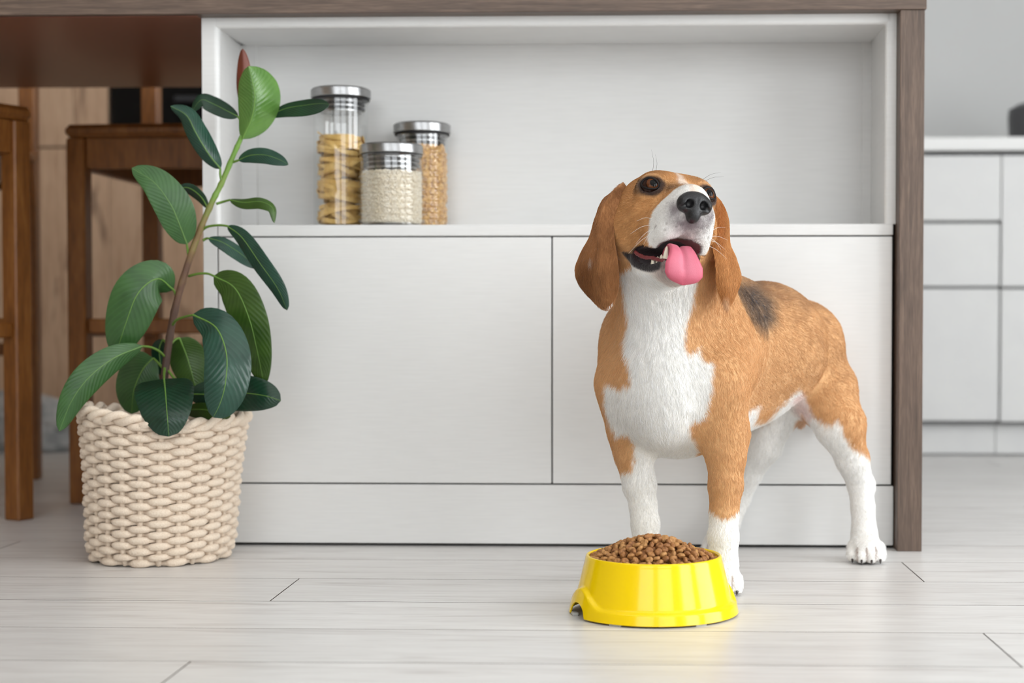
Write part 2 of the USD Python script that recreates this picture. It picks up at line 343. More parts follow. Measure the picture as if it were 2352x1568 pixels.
part(tu, 'plinth', box((XL + 0.01, OY + 0.03, 0.002), (xe[-1], OY + 0.05, zb - 0.003)), 'clad_dark')
plain('oven_glass', lin(8, 8, 9), 0.25, specular_ior_level=0.15); plain('oven_black', lin(12, 12, 13), 0.4, specular_ior_level=0.2); plain('oven_mark', lin(120, 120, 124), 0.4)
plain('handle_grey', lin(70, 72, 76), 0.35, metallic=0.6)
ov = thing('wall_oven', 'black glass built in oven behind the bar stool in the oak tall units', 'oven', ((ox0 + ox1) / 2, OY, oz0))
part(ov, 'body', box((ox0 + 0.003, OY - 0.004, oz0), (ox1 - 0.003, OY + 0.021, oz1), 0.002), 'oven_black')
part(ov, 'door_glass', box((ox0 + 0.008, OY - 0.014, oz0 + 0.008), (ox1 - 0.008, OY - 0.0045, oz1 - 0.10), 0.002), 'oven_glass')
hz = W(430, 228, OY - 0.04)[2]
part(ov, 'handle', join(tube([(W(412, 228, OY)[0], OY - 0.045, hz), (ox1 - 0.06, OY - 0.045, hz)], 0.011, 12), box((ox1 - 0.10, OY - 0.045, hz - 0.006), (ox1 - 0.085, OY - 0.013, hz + 0.006))), 'handle_grey')
for q, (px, py) in enumerate(((343, 213), (343, 229))):
    c = W(px, py, OY - 0.0145); ring = lathe([(0.0052, -0.0004), (0.0062, -0.0004), (0.0062, 0.0004), (0.0052, 0.0004), (0.0052, -0.0004)], 24)
    ring.apply_transform(trimesh.transformations.rotation_matrix(PI / 2, (1, 0, 0))); ring.apply_translation(c)
    part(ov, 'ring_mark', ring, 'oven_mark')

# a bundle of pale cloth on the floor in the far corner
speckled('cloth_grey', lin(150, 152, 152), lin(196, 196, 194), 26, 0.9, 0.004)
s = trimesh.creation.icosphere(4, 1.0); v = np.array(s.vertices)
nz = meshkit.fbm(v * 2.3 + 7, 4) - 0.5
v = v * (1 + 0.45 * nz[:, None]) * np.array([0.24, 0.14, 0.105]); v[:, 2] = np.maximum(v[:, 2] + 0.06, 0.0)
cb = W(40, 1030, 1.86); v += np.array([cb[0], 1.90, 0.0])
top('cloth_bundle', trimesh.Trimesh(v, s.faces, process=False), 'cloth_grey', 'rumpled grey white cloth bundle on the floor at the far left edge', 'cloth', True)

# ---------------------------------------------------------------- bar chairs (three of one kind)
def bar_chair(name, label, loc, rotz, group, back=True):
    """Origin on the floor under the seat's centre; the sitter faces -y (towards the island), the back is at +y."""
    t = thing(name, label, 'bar stool', loc, rotz, group)
    w, d, hs, L = 0.20, 0.20, 0.765, 0.019
    def P(n, m, mat='chair_wood'): return part(t, n, m, mat, world=False)
    seat = box((-w - 0.022, -d - 0.024, hs - 0.026), (w + 0.022, d + 0.012, hs), 0.009)
    P('seat', seat)
    for sx in (-1, 1):
        P('leg', box((sx * w - L, -d - L, 0), (sx * w + L, -d + L, hs - 0.027), 0.003))
    for sx in (-1, 1):
        P('leg', box((sx * w - L, d - 0.012, 0), (sx * w + L, d + 0.022, 1.12 if back else hs - 0.027), 0.003))
    P('apron', box((-w + L, -d - 0.010, hs - 0.088), (w - L, -d + 0.010, hs - 0.0265), 0.002))
    P('apron', box((-w + L, d - 0.008, hs - 0.088), (w - L, d + 0.012, hs - 0.0265), 0.002))
    for sx in (-1, 1):
        P('apron', box((sx * w - 0.010, -d + L, hs - 0.088), (sx * w + 0.010, d - 0.012, hs - 0.0265), 0.002))
    P('foot_rail', box((-w + L, -d - 0.010, 0.345), (w - L, -d + 0.012, 0.375), 0.003))
    for sx in (-1, 1):
        P('side_rail', box((sx * w - 0.010, -d + L, 0.338), (sx * w + 0.010, d - 0.012, 0.366), 0.003))
    P('back_rail', box((-w + L, d - 0.006, 0.29), (w - L, d + 0.014, 0.32), 0.003))
    for z in (0.93, 1.06) if back else ():
        P('back_slat', box((-w + L, d - 0.004, z), (w - L, d + 0.012, z + 0.055), 0.004))
    return t
g = 'bar stools at the island'
cx2 = -1.098
c2 = bar_chair('bar_stool', 'reddish brown wooden bar stool behind the potted plant, half hidden by the island cabinet', (-0.905, 0.775, 0), math.radians(-3), g)
copy(c2, (-1.595, 0.845, 0), math.radians(3), 'bar_stool', 'wooden bar stool seen only as one upright post behind the leftmost stool', g)
bar_chair('bar_stool', 'leftmost wooden bar stool, seat corner and leg cut by the left edge', (-1.405, 0.232, 0), math.radians(153), g, False)
# ---------------------------------------------------------------- the yellow bowl
BY = -0.560
bc = np.array([W(1501, 1400, BY)[0], BY, 0.0])
BZ = W(1500, 1272, BY)[2]                         # rim height
plain('bowl_yellow', lin(250, 212, 0), 0.14, specular_ior_level=0.45)
plain('rubber_grey', lin(190, 190, 186), 0.6)
bowl = thing('pet_bowl', 'bright yellow plastic pet bowl heaped with dry food, on the floor before the dog', 'bowl', bc)
nth = 288
th_ = np.arange(nth) * 2 * PI / nth
def dang(t, t0): return (t - t0 + PI) % (2 * PI) - PI
TN = math.radians(203.0)
def bell(x): return np.where(np.abs(x) < 1, 0.5 + 0.5 * np.cos(PI * np.clip(x, -1, 1)), 0)
def arch(d, w): return np.sqrt(np.clip(1 - (d / w) ** 2, 0, 1))
dl = [dang(th_, TN), dang(th_, TN - PI)]
z0 = 0.0028 + sum(0.0165 * arch(d, 0.215) for d in dl)
zf = 0.0165 + sum(0.021 * bell(d / 0.52) for d in dl)
def wall_r(z): return np.interp(z, [0, 0.0165, BZ - 0.006, BZ], [0.1025, 0.0990, 0.0862, 0.0853])
def outer(z): 
    s = np.clip((zf - z) / 0.0035 + 0.5, 0, 1); s = s * s * (3 - 2 * s)
    return wall_r(z) + 0.0048 * s
rows = []
S = np.linspace(0, 1, 44)
zin = BZ - 0.012
for s in S[::-1][::3]:
    z = z0 + (zin - z0) * s; rows.append((outer(z) - 0.0026, z))
rows.append((outer(z0) - 0.0017, z0 - 0.0007)); rows.append((outer(z0) - 0.0005, z0 - 0.0006))
for s in S:
    z = z0 + (BZ - 0.003 - z0) * s; rows.append((outer(z), z))
one = np.ones(nth)
for a in np.linspace(0, PI, 9)[1:]:
    rows.append((0.0832 * one + 0.0022 * math.cos(a), (BZ - 0.003) * one + 0.0022 * math.sin(a) + 0.0008))
for r, z in ((0.0800, BZ - 0.012), (0.0775, BZ - 0.03), (0.072, BZ - 0.042), (0.060, BZ - 0.049), (0.03, BZ - 0.051), (0.0005, BZ - 0.051)):
    rows.append((r * one, z * one))
P = np.stack([np.stack([r * np.cos(th_), r * np.sin(th_), z], -1) for r, z in rows])
bv, bf = grid(P, True)
part(bowl, 'body', (bv, bf[:, ::-1]), 'bowl_yellow', 50, world=False)
for t in (-2.05, -1.0, 0.25, 2.2, 3.35):
    f = box((-0.008, -0.004, 0), (0.008, 0.0035, 0.004), 0.0008); f.apply_translation((0, -0.1005, 0))
    f.apply_transform(trimesh.transformations.rotation_matrix(t + PI / 2, (0, 0, 1)))
    part(bowl, 'rubber_foot', f, 'rubber_grey', world=False)

# ---------------------------------------------------------------- dry food: single kibbles, the heap's inside joined
def kibble_mat(name, c1, c2):
    speckled(name, c1, c2, 260, 0.62, 0.0012, coord='geometry.position')
kibble_mat('kibble_a', lin(140, 92, 46), lin(186, 134, 78)); kibble_mat('kibble_b', lin(124, 78, 38), lin(170, 116, 64)); kibble_mat('kibble_c', lin(152, 104, 54), lin(196, 146, 88))
rg = np.random.default_rng(11)
ico = trimesh.creation.icosphere(3, 1.0)
iv = np.array(ico.vertices)
shapes = []
for k in range(10):
    n = meshkit.fbm(iv * 1.3 + k * 9.1, 2) - 0.5
    v = iv * (1 + 0.26 * n[:, None])
    v[:, 2] *= 1 - 0.35 * np.exp(-(v[:, 0] ** 2 + v[:, 1] ** 2) * 5)          # slight dimple of a pressed kibble
    shapes.append(v)
HZ = W(1500, 1217, BY)[2]; HR = 0.0785
def heap(x, y):
    r = np.clip(np.hypot(x + 0.002, y) / HR, 0, 1.2)
    return BZ - 0.0055 + (HZ - BZ - 0.001) * np.clip(1 - r ** 1.25, -0.2, 1) + 0.0035 * (meshkit.noise(np.stack([x * 45 + 50, y * 45 + 50, 0 * x], -1)) - 0.5)
def scatter(gap, tries, zoff, rmax):
    pts, cell = [], {}
    for _ in range(tries):
        r, t = rmax * math.sqrt(rg.random()), rg.random() * 2 * PI
        x, y = r * math.cos(t), r * math.sin(t); p = np.array([x, y, float(heap(np.array(x), np.array(y))) + zoff])
        if all(np.sum((p - q) ** 2) > gap * gap for q in pts): pts.append(p)
    return np.array(pts)
def kib(p, normal_jitter=0.75):
    v = shapes[rg.integers(len(shapes))] * np.array([0.0053, 0.0048, 0.0034]) * rg.uniform(0.84, 1.10)
    e = 0.002; gx = (heap(np.array(p[0] + e), np.array(p[1])) - heap(np.array(p[0] - e), np.array(p[1]))) / (2 * e); gy = (heap(np.array(p[0]), np.array(p[1] + e)) - heap(np.array(p[0]), np.array(p[1] - e))) / (2 * e)
    n = np.array([-gx, -gy, 1.0]) + rg.normal(0, normal_jitter, 3); n /= np.linalg.norm(n)
    a = rg.normal(size=3); a -= n * (a @ n); a /= np.linalg.norm(a); b = np.cross(n, a)
    return v @ np.stack([a, b, n]) + p
top_pts = scatter(0.0086, 12000, 0.0, HR)[:296]
for k, p in enumerate(top_pts):
    r = math.hypot(p[0], p[1]); 
    top('kibble', trimesh.Trimesh(kib(p) + bc, ico.faces, process=False), 'kibble_' + 'abc'[k % 3], 'small brown rounded piece of dry dog food in the heap on the yellow bowl', 'kibble', True, group='dry dog food in the yellow bowl')
low = [trimesh.Trimesh(kib(p, 0.3) + bc, ico.faces, process=False) for p in scatter(0.0085, 5000, -0.0065, HR - 0.002)]
core_r = np.linspace(0, 1, 10); core = lathe([(0.0, BZ - 0.046)] + [(0.070 * t, BZ - 0.046) for t in (0.4, 0.9)] + [(0.0765, BZ - 0.02)] + [(0.0765 * t, float(heap(np.array(0.0765 * t), np.array(0.0))) - 0.0105) for t in (1.0, 0.8, 0.6, 0.4, 0.2)] + [(0.0, HZ - 0.016)], 40, bc)
top('dry_food', join(core, *low), 'kibble_b', 'mass of brown dry dog food under the top pieces inside the yellow bowl', 'dog food', True, kind='stuff')

# ---------------------------------------------------------------- the rope basket
speckled('rope_cream', lin(228, 208, 186), lin(240, 224, 205), 420, 0.85, 0.0012, sheen_weight=0.15)
plain('soil_dark', lin(52, 38, 28), 0.95); plain('liner_dark', lin(36, 30, 26), 0.9)
KYB = -0.130
kc = np.array([W(370, 1280, KYB)[0], KYB, 0.0])
basket = thing('rope_basket', 'cream basket woven of thick cotton rope holding the rubber plant, beside the cabinet', 'basket', kc)
NC, NW = 25, 288
tt = np.arange(NW) * 2 * PI / NW
def bR(z): return np.interp(z, [0, 0.012, 0.03, 0.08, 0.14, 0.19, 0.225], [0.099, 0.1055, 0.1095, 0.1115, 0.1155, 0.121, 0.1255])
def lean(z): return 0.0065 * np.clip(z / 0.2, 0, 1.1)
def rise(t): return 1 + 0.085 * np.clip(np.cos(t - math.radians(195)), 0, 1) ** 2 + 0.012 * np.sin(3 * t + 1)
rb = np.random.default_rng(3)
for k in range(NC):
    zc = 0.0066 + k * (0.2085 - 0.0066) / (NC - 1)
    ph = PI * (k % 2)
    c = np.cos(12 * tt + ph)
    z = zc * rise(tt) + 0.0006 * np.sin(12 * tt + ph + 0.6) + 0.0012 * (meshkit.noise(np.stack([np.cos(tt) * 3 + k, np.sin(tt) * 3, 0 * tt + 5], -1)) - 0.5)
    w = np.tanh(1.7 * (c + 0.12)); r = bR(z) - 0.0048 + 0.0056 * w
    rad = 0.0052 + 0.0010 * np.clip(c, -1, 1) - 0.0008 * np.exp(-(c / 0.3) ** 2) + 0.0002 * rb.normal()
    part(basket, 'rope_course', tube(np.stack([r * np.cos(tt) + lean(z), r * np.sin(tt), z], -1), rad, 9, True), 'rope_cream', True, world=False)
for k in range(24):
    t = (k + 0.0) * 2 * PI / 24; zz = np.linspace(0.003, 0.214, 24); z = zz * rise(np.array(t)); r = bR(z) - 0.0048
    part(basket, 'warp_rope', tube(np.stack([r * math.cos(t) + lean(z), r * math.sin(t), z], -1), 0.0046, 7), 'rope_cream', True, world=False)
# the top edge: two ropes twisted round each other
for s in (0, 1):
    t = np.arange(360) * 2 * PI / 360; w = 13 * t + PI * s
    z = 0.2165 * rise(t) + 0.0055 * np.sin(w) + 0.003 * (meshkit.noise(np.stack([np.cos(t) * 4, np.sin(t) * 4, 0 * t + 9], -1)) - 0.5); r = bR(z) - 0.002 + 0.0055 * np.cos(w)
    part(basket, 'rim_rope', tube(np.stack([r * np.cos(t) + lean(z), r * np.sin(t), z], -1), 0.0062, 9, True), 'rope_cream', True, world=False)
part(basket, 'base', lathe([(0, 0.002), (0.094, 0.002), (0.096, 0.006), (0.094, 0.010), (0, 0.010)], 48), 'rope_cream', world=False)

# ---------------------------------------------------------------- the rubber plant
def leaf_mat(name, c1, c2, vein, rough=0.28, trans=0.10, back=None):
    nodes = {'a': ('attribute', {'attribute': 'coat'}), 's': ('separate_xyz', {}), 'ab': ('math', {'math_type': 'absolute'}),
             'v1': ('math', {'math_type': 'multiply', 'value2': 17.0}), 'v2': ('math', {'math_type': 'multiply', 'value2': 4.0}), 'v3': ('math', {'math_type': 'subtract'}),
             'v4': ('math', {'math_type': 'multiply', 'value2': 6.2832}), 'v5': ('math', {'math_type': 'sine'}), 'v6': ('map_range', {'from_min': 0.3, 'from_max': 1.0, 'to_min': 0.0, 'to_max': 0.16, 'clamp': True}),
             'g': ('geometry', {}), 'n': ('noise_texture', {'scale': 30.0, 'detail': 3.0}), 'r': ('rgb_ramp', {'ramp': [(0.3, c1), (0.7, c2)]}),
             'mx': ('mix_color', {'b': vein}), 'p': ('principled_bsdf', {'roughness': rough, 'specular_ior_level': 0.55}),
             'b': ('bump', {'strength': 0.5, 'distance': 0.00022}), 'tr': ('translucent_bsdf', {}), 'mc': ('mix_closure', {'fac': trans}), 'tc': ('mix_color', {'fac': 0.6, 'b': lin(110, 150, 40)})}
    links = [('a.vector', 's.vector'), ('s.x', 'ab.value1'), ('s.y', 'v1.value1'), ('ab.value', 'v2.value1'), ('v1.value', 'v3.value1'), ('v2.value', 'v3.value2'),
             ('v3.value', 'v4.value1'), ('v4.value', 'v5.value1'), ('v5.value', 'v6.value'), ('g.position', 'n.vector'), ('n.fac', 'r.fac'), ('r.color', 'mx.a'), ('v6.result', 'mx.fac'),
             ('mx.result', 'p.base_color'), ('v5.value', 'b.height'), ('b.normal', 'p.normal'), ('mx.result', 'tc.a'), ('tc.result', 'tr.color'), ('p.BSDF', 'mc.closure1'), ('tr.BSDF', 'mc.closure2')]
    MAT[name] = usdkit.material(stage, '/World/Looks/' + name, nodes, links, 'mc.closure')
leaf_mat('leaf_deep', lin(16, 46, 32), lin(26, 62, 42), lin(46, 88, 62))
leaf_mat('leaf_blue', lin(26, 60, 48), lin(38, 78, 62), lin(64, 106, 86), 0.24)
leaf_mat('leaf_mid', lin(44, 80, 38), lin(60, 100, 48), lin(80, 122, 66), 0.38)
leaf_mat('leaf_olive', lin(44, 74, 20), lin(62, 94, 28), lin(84, 114, 42), 0.36)
leaf_mat('leaf_young', lin(80, 122, 54), lin(104, 146, 70), lin(106, 148, 74), 0.25)
leaf_mat('leaf_sheath', lin(96, 40, 26), lin(120, 56, 36), lin(120, 56, 36), 0.4)
plain('midrib_green', lin(104, 144, 62), 0.45); plain('petiole_green', lin(98, 132, 50), 0.45); plain('midrib_pale', lin(98, 134, 72), 0.45)
# the stem goes from brown at the foot to green at the tip
MAT['plant_stem'] = usdkit.material(stage, '/World/Looks/plant_stem', {'g': ('geometry', {}), 's': ('separate_xyz', {}), 'n': ('noise_texture', {'scale': 40.0, 'detail': 3.0}),
    'mr': ('map_range', {'from_min': 0.30, 'from_max': 0.66, 'clamp': True}), 'ad': ('math', {'math_type': 'multiply_add', 'value2': 0.5, 'value3': -0.25}), 'su': ('math', {'math_type': 'add'}),
    'r': ('rgb_ramp', {'ramp': [(0.0, lin(70, 50, 42)), (0.35, lin(98, 70, 54)), (0.55, lin(124, 100, 62)), (0.75, lin(112, 140, 60)), (1.0, lin(104, 150, 60))]}),
    'p': ('principled_bsdf', {'roughness': 0.55}), 'b': ('bump', {'strength': 1.0, 'distance': 0.0006})},
    [('g.position', 's.vector'), ('s.z', 'mr.value'), ('g.position', 'n.vector'), ('n.fac', 'ad.value1'), ('ad.value', 'su.value1'), ('mr.result', 'su.value2'), ('su.value', 'r.fac'), ('r.color', 'p.base_color'), ('n.fac', 'b.height'), ('b.normal', 'p.normal')], 'p.BSDF')
plant = thing('rubber_plant', 'rubber plant with large glossy dark green leaves growing in the cream rope basket', 'plant', kc + np.array([0, 0, 0.012]))
SY = -0.125
stem_px = [(366, 985, SY + .01), (376, 880, SY), (382, 830, SY), (392, 760, SY), (408, 685, SY - .004), (436, 592, SY - .006), (462, 522, SY - .004), (488, 462, SY), (510, 418, SY + .004), (538, 352, SY + .006), (556, 312, SY + .006)]
sp = spline([W(*p) for p in stem_px], 90)
rad = np.interp(np.linspace(0, 1, 90), [0, 0.3, 0.6, 1], [0.0066, 0.0058, 0.0048, 0.0036])
for kn in (0.28, 0.36, 0.44, 0.52, 0.60, 0.67, 0.73, 0.79, 0.86, 0.93): rad = rad + 0.0008 * np.exp(-((np.linspace(0, 1, 90) - kn) / 0.009) ** 2)
part(plant, 'stem', tube(sp, rad, 12), 'plant_stem', True)
soil = lathe([(0, 0.168), (0.05, 0.171), (0.10, 0.166), (0.1015, 0.158), (0.085, 0.02), (0, 0.02)], 48, kc)
part(plant, 'soil', soil, 'soil_dark', True)
def leaf(mat, stalk, rib, wl, wr, tilt=0.0, fold=0.0, shape=0.62, rib_mat='midrib_green', name='leaf', wave=0.0, peak=0.45, label=None, ribw=1.0):
    """stalk and rib: (px, py, y) stations measured in the photo; wl, wr: half widths in photo pixels left and right of the growing direction;
    tilt turns the blade about its rib (depth per width), fold lifts both halves towards the camera (+)."""
    n, mcol = 30, 13
    R = spline([W(*p) for p in rib], n)
    px = pix(R); d = np.gradient(px, axis=0); d /= np.linalg.norm(d, axis=1, keepdims=True) + 1e-9
    t = np.linspace(0, 1, n)
    e = peak / (1 - peak)
    prof = np.clip(np.sin(PI * t ** (math.log(0.5) / math.log(peak))), 0, 1) ** shape
    prof[0] = max(prof[0], 0.05); prof[-1] = 0.015
    left = RT[None] * d[:, 1:2] + UP[None] * d[:, 0:1]                          # left of travel on screen (y down)
    mpp = ((R - CAM) @ FW) / FPX
    depth = CAM - R; depth /= np.linalg.norm(depth, axis=1, keepdims=True)
    out = np.zeros((n, mcol, 3)); uv = np.zeros((n, mcol, 3))
    for j, s in enumerate(np.linspace(-1, 1, mcol)):
        wpx = np.where(s < 0, wl, wr) * prof * mpp
        side = -left if s > 0 else left
        a = abs(s)
        out[:, j] = R + side * (a * wpx)[:, None] + depth * ((tilt * s + fold * a ** 1.3) * wpx + wave * wpx * a * np.sin(t * 9 + s * 2))[:, None]
        uv[:, j] = np.stack([np.full(n, s), t, np.zeros(n)], -1)
    # a thin shell
    du, dv = np.gradient(out, axis=0), np.gradient(out, axis=1)
    nn = np.cross(du, dv); nn /= np.linalg.norm(nn, axis=2, keepdims=True) + 1e-12
    if (nn * (CAM - out)).sum(2).mean() < 0: nn = -nn
    thick = 0.00045
    A, B = out + nn * thick, out - nn * thick
    va, fa = grid(A); vb, fb = grid(B); k = n * mcol
    idx = np.arange(k).reshape(n, mcol)
    loop = np.concatenate([idx[0], idx[1:, -1], idx[-1, -2::-1], idx[-2:0:-1, 0]]); l2 = np.roll(loop, -1)
    f = np.vstack([fa, fb[:, ::-1] + k, np.stack([loop, l2, l2 + k], 1)[:, ::-1], np.stack([loop, l2 + k, loop + k], 1)[:, ::-1]])
    path = part(plant, name, (np.vstack([va, vb]), f), mat, True, colors=np.vstack([uv.reshape(-1, 3)] * 2), label=label)
    if rib_mat:
        rr = np.interp(t, [0, 0.15, 1], [0.0016, 0.0011, 0.0003]) * ribw
        part(path, 'midrib', tube(R + nn[:, mcol // 2] * 0.0003, rr, 6), rib_mat, True)
    if stalk:
        S_ = spline([W(*p) for p in stalk] + [R[0]], 12)
        part(path, 'petiole', tube(S_, np.linspace(0.0022, 0.0017, 12), 7), 'petiole_green', True)
    return path
y = SY
leaf('leaf_mid', [(434, 597, y), (431, 575, y - .01)], [(429, 560, y - .015), (412, 515, y - .03), (392, 470, y - .04), (355, 420, y - .045), (303, 386, y - .04)], 40, 47, tilt=-0.25, fold=-0.12, shape=0.55, rib_mat='midrib_pale')
leaf('leaf_sheath', None, [(566, 262, y + .03), (560, 205, y + .035), (559, 150, y + .035), (557, 112, y + .035)], 16, 18, fold=-0.6, shape=0.6, rib_mat=None, name='leaf_sheath', label='reddish brown rolled bud sheath at the tip', peak=0.4)
leaf('leaf_young', None, [(557, 318, y + .002), (578, 270, y - .006), (585, 225, y - .010), (579, 185, y - .012), (571, 152, y - .014)], 38, 60, tilt=-0.1, fold=-0.95, shape=0.6, rib_mat='midrib_green', peak=0.5, label='pale young leaf at the tip')
leaf('leaf_deep', [(558, 306, y + .01), (595, 276, y + .036)], [(618, 267, y + .042), (655, 250, y + .026), (700, 242, y + .0), (735, 238, y - .02), (757, 240, y - .03)], 13, 24, tilt=0.9, fold=0.3, peak=0.5, ribw=0.6)
leaf('leaf_deep', [(552, 300, y + .01), (552, 278, y + .01)], [(547, 268, y + .01), (520, 254, y + .02), (488, 238, y + .03), (462, 230, y + .03), (440, 258, y + .03)], 21, 17, tilt=-0.8, fold=-0.2, peak=0.45, ribw=0.6)
leaf('leaf_blue', [(511, 424, y + .004), (506, 402, y)], [(506, 387, y), (478, 352, y - .015), (450, 305, y - .02), (428, 265, y - .012), (392, 244, y - .006)], 22, 27, tilt=-0.1, fold=-0.9, shape=0.6, rib_mat='midrib_pale')
leaf('leaf_blue', [(536, 372, y + .006)], [(548, 368, y + .0), (575, 357, y - .015), (608, 356, y - .03), (640, 366, y - .04), (662, 378, y - .045)], 16, 20, tilt=0.7, fold=-0.3, wave=0.15, ribw=0.6)
leaf('leaf_deep', [(474, 502, y), (473, 490, y)], [(478, 478, y), (463, 453, y + .01), (440, 434, y + .018), (420, 431, y + .02), (404, 446, y + .02)], 14, 11, tilt=0.7, fold=-0.4, rib_mat='midrib_green')
leaf('leaf_olive', [(497, 468, y), (513, 463, y)], [(528, 459, y - .01), (560, 465, y - .025), (598, 463, y - .04), (626, 478, y - .05), (630, 512, y - .055)], 9, 17, tilt=0.8, fold=-0.5, wave=0.2, ribw=0.6)
leaf('leaf_blue', [(462, 530, y), (478, 520, y - .008), (505, 517, y - .018)], [(523, 519, y - .025), (556, 545, y - .045), (598, 605, y - .06), (638, 662, y - .065), (660, 712, y - .065)], 22, 19, tilt=-0.75, fold=-0.45, shape=0.5, rib_mat='midrib_green', ribw=0.7, peak=0.5)
leaf('leaf_blue', [(466, 552, y), (473, 548, y)], [(479, 547, y - .005), (510, 556, y - .01), (545, 577, y - .012), (575, 600, y - .01), (602, 616, y - .005)], 13, 19, tilt=0.6, fold=-0.2, wave=0.3, ribw=0.5)
leaf('leaf_olive', [(434, 634, y), (452, 629, y - .01), (475, 628, y - .018)], [(492, 634, y - .025), (540, 662, y - .045), (572, 730, y - .055), (592, 810, y - .05), (607, 884, y - .04)], 42, 44, tilt=-0.3, fold=-0.15, shape=0.55, rib_mat='midrib_green')
leaf('leaf_mid', [(407, 692, y), (402, 672, y - .005)], [(397, 664, y - .01), (362, 640, y - .035), (318, 672, y - .055), (290, 740, y - .055), (266, 815, y - .045)], 58, 56, tilt=0.15, fold=-0.3, shape=0.5, rib_mat='midrib_green', peak=0.55)
leaf('leaf_mid', [(382, 822, y), (365, 806, y - .015), (345, 797, y - .03)], [(326, 795, y - .05), (262, 822, y - .085), (205, 866, y - .11), (165, 920, y - .12), (136, 990, y - .12)], 34, 36, tilt=0.35, fold=-0.35, shape=0.55, rib_mat='midrib_pale', peak=0.5)
leaf('leaf_mid', [(378, 850, y), (366, 836, y + .01)], [(352, 822, y + .015), (328, 848, y + .01), (308, 895, y + .01), (302, 950, y + .015)], 46, 48, fold=-0.25, shape=0.5, rib_mat='midrib_green')
leaf('leaf_olive', [(392, 790, y), (402, 780, y + .01)], [(412, 776, y + .02), (428, 815, y + .03), (440, 855, y + .03), (452, 900, y + .03)], 44, 42, fold=-0.2, shape=0.5, rib_mat='midrib_green')
leaf('leaf_deep', [(388, 800, y), (380, 785, y + .01)], [(374, 780, y + .02), (366, 800, y + .03), (368, 830, y + .035), (378, 868, y + .035)], 14, 18, fold=-0.2, shape=0.5)
leaf('leaf_blue', [(395, 748, y), (405, 735, y - .02), (425, 727, y - .04)], [(444, 723, y - .06), (496, 752, y - .095), (520, 812, y - .12), (518, 878, y - .13), (506, 925, y - .13), (490, 958, y - .125)], 56, 52, tilt=0.15, fold=-0.25, shape=0.52, rib_mat='midrib_green', peak=0.48)
leaf('leaf_deep', [(385, 850, y), (410, 880, y - .02)], [(432, 905, y - .03), (490, 905, y - .04), (550, 902, y - .05), (605, 908, y - .06), (645, 920, y - .062)], 42, 42, tilt=0.2, fold=-0.3, shape=0.5, peak=0.5)
leaf('leaf_olive', [(382, 880, y), (400, 920, y - .02)], [(424, 942, y - .04), (460, 940, y - .055), (495, 945, y - .065), (530, 956, y - .07)], 16, 22, tilt=0.3, fold=-0.3, shape=0.5)
leaf('leaf_deep', [(379, 842, y), (377, 858, y - .025)], [(377, 870, y - .05), (380, 900, y - .095), (384, 950, y - .138), (388, 1002, y - .142)], 66, 72, tilt=0.0, fold=-0.22, shape=0.42, rib_mat='midrib_green', peak=0.30)

# ---------------------------------------------------------------- three glass jars in the niche
def glass(name, r0, r1):
    MAT[name] = usdkit.material(stage, '/World/Looks/' + name, {'t': ('transparent_bsdf', {'color': (0.972, 0.978, 0.976)}), 'g': ('glossy_bsdf', {'roughness': 0.04, 'color': (1, 1, 1)}),
        'f': ('layer_weight', {'blend': 0.5}), 'r': ('rgb_ramp', {'ramp': [(0, (r0,) * 3), (0.5, (r1,) * 3), (0.8, (0.5 * r1 + 0.12,) * 3), (1, (0.7, 0.7, 0.7))]}), 'm': ('mix_closure', {})},
        [('f.facing', 'r.fac'), ('r.color', 'm.fac'), ('t.BSDF', 'm.closure1'), ('g.BSDF', 'm.closure2')], 'm.closure')
glass('jar_glass', 0.07, 0.10); glass('ribbed_glass', 0.10, 0.24)
speckled('lid_steel', lin(150, 150, 150), lin(178, 178, 178), 90, 0.28, 0.0, metallic=1.0, stretch=(1, 1, 30))
plain('gasket_grey', lin(40, 40, 42), 0.5)
speckled('tagliatelle', lin(214, 170, 92), lin(236, 200, 128), 60, 0.6, 0.0004, coord='texture_coordinate.object')
speckled('rice_white', lin(222, 206, 178), lin(242, 234, 216), 300, 0.75, 0.002)
speckled('shell_pasta', lin(196, 142, 66), lin(232, 188, 112), 160, 0.6, 0.003, lo=0.4, hi=0.6)
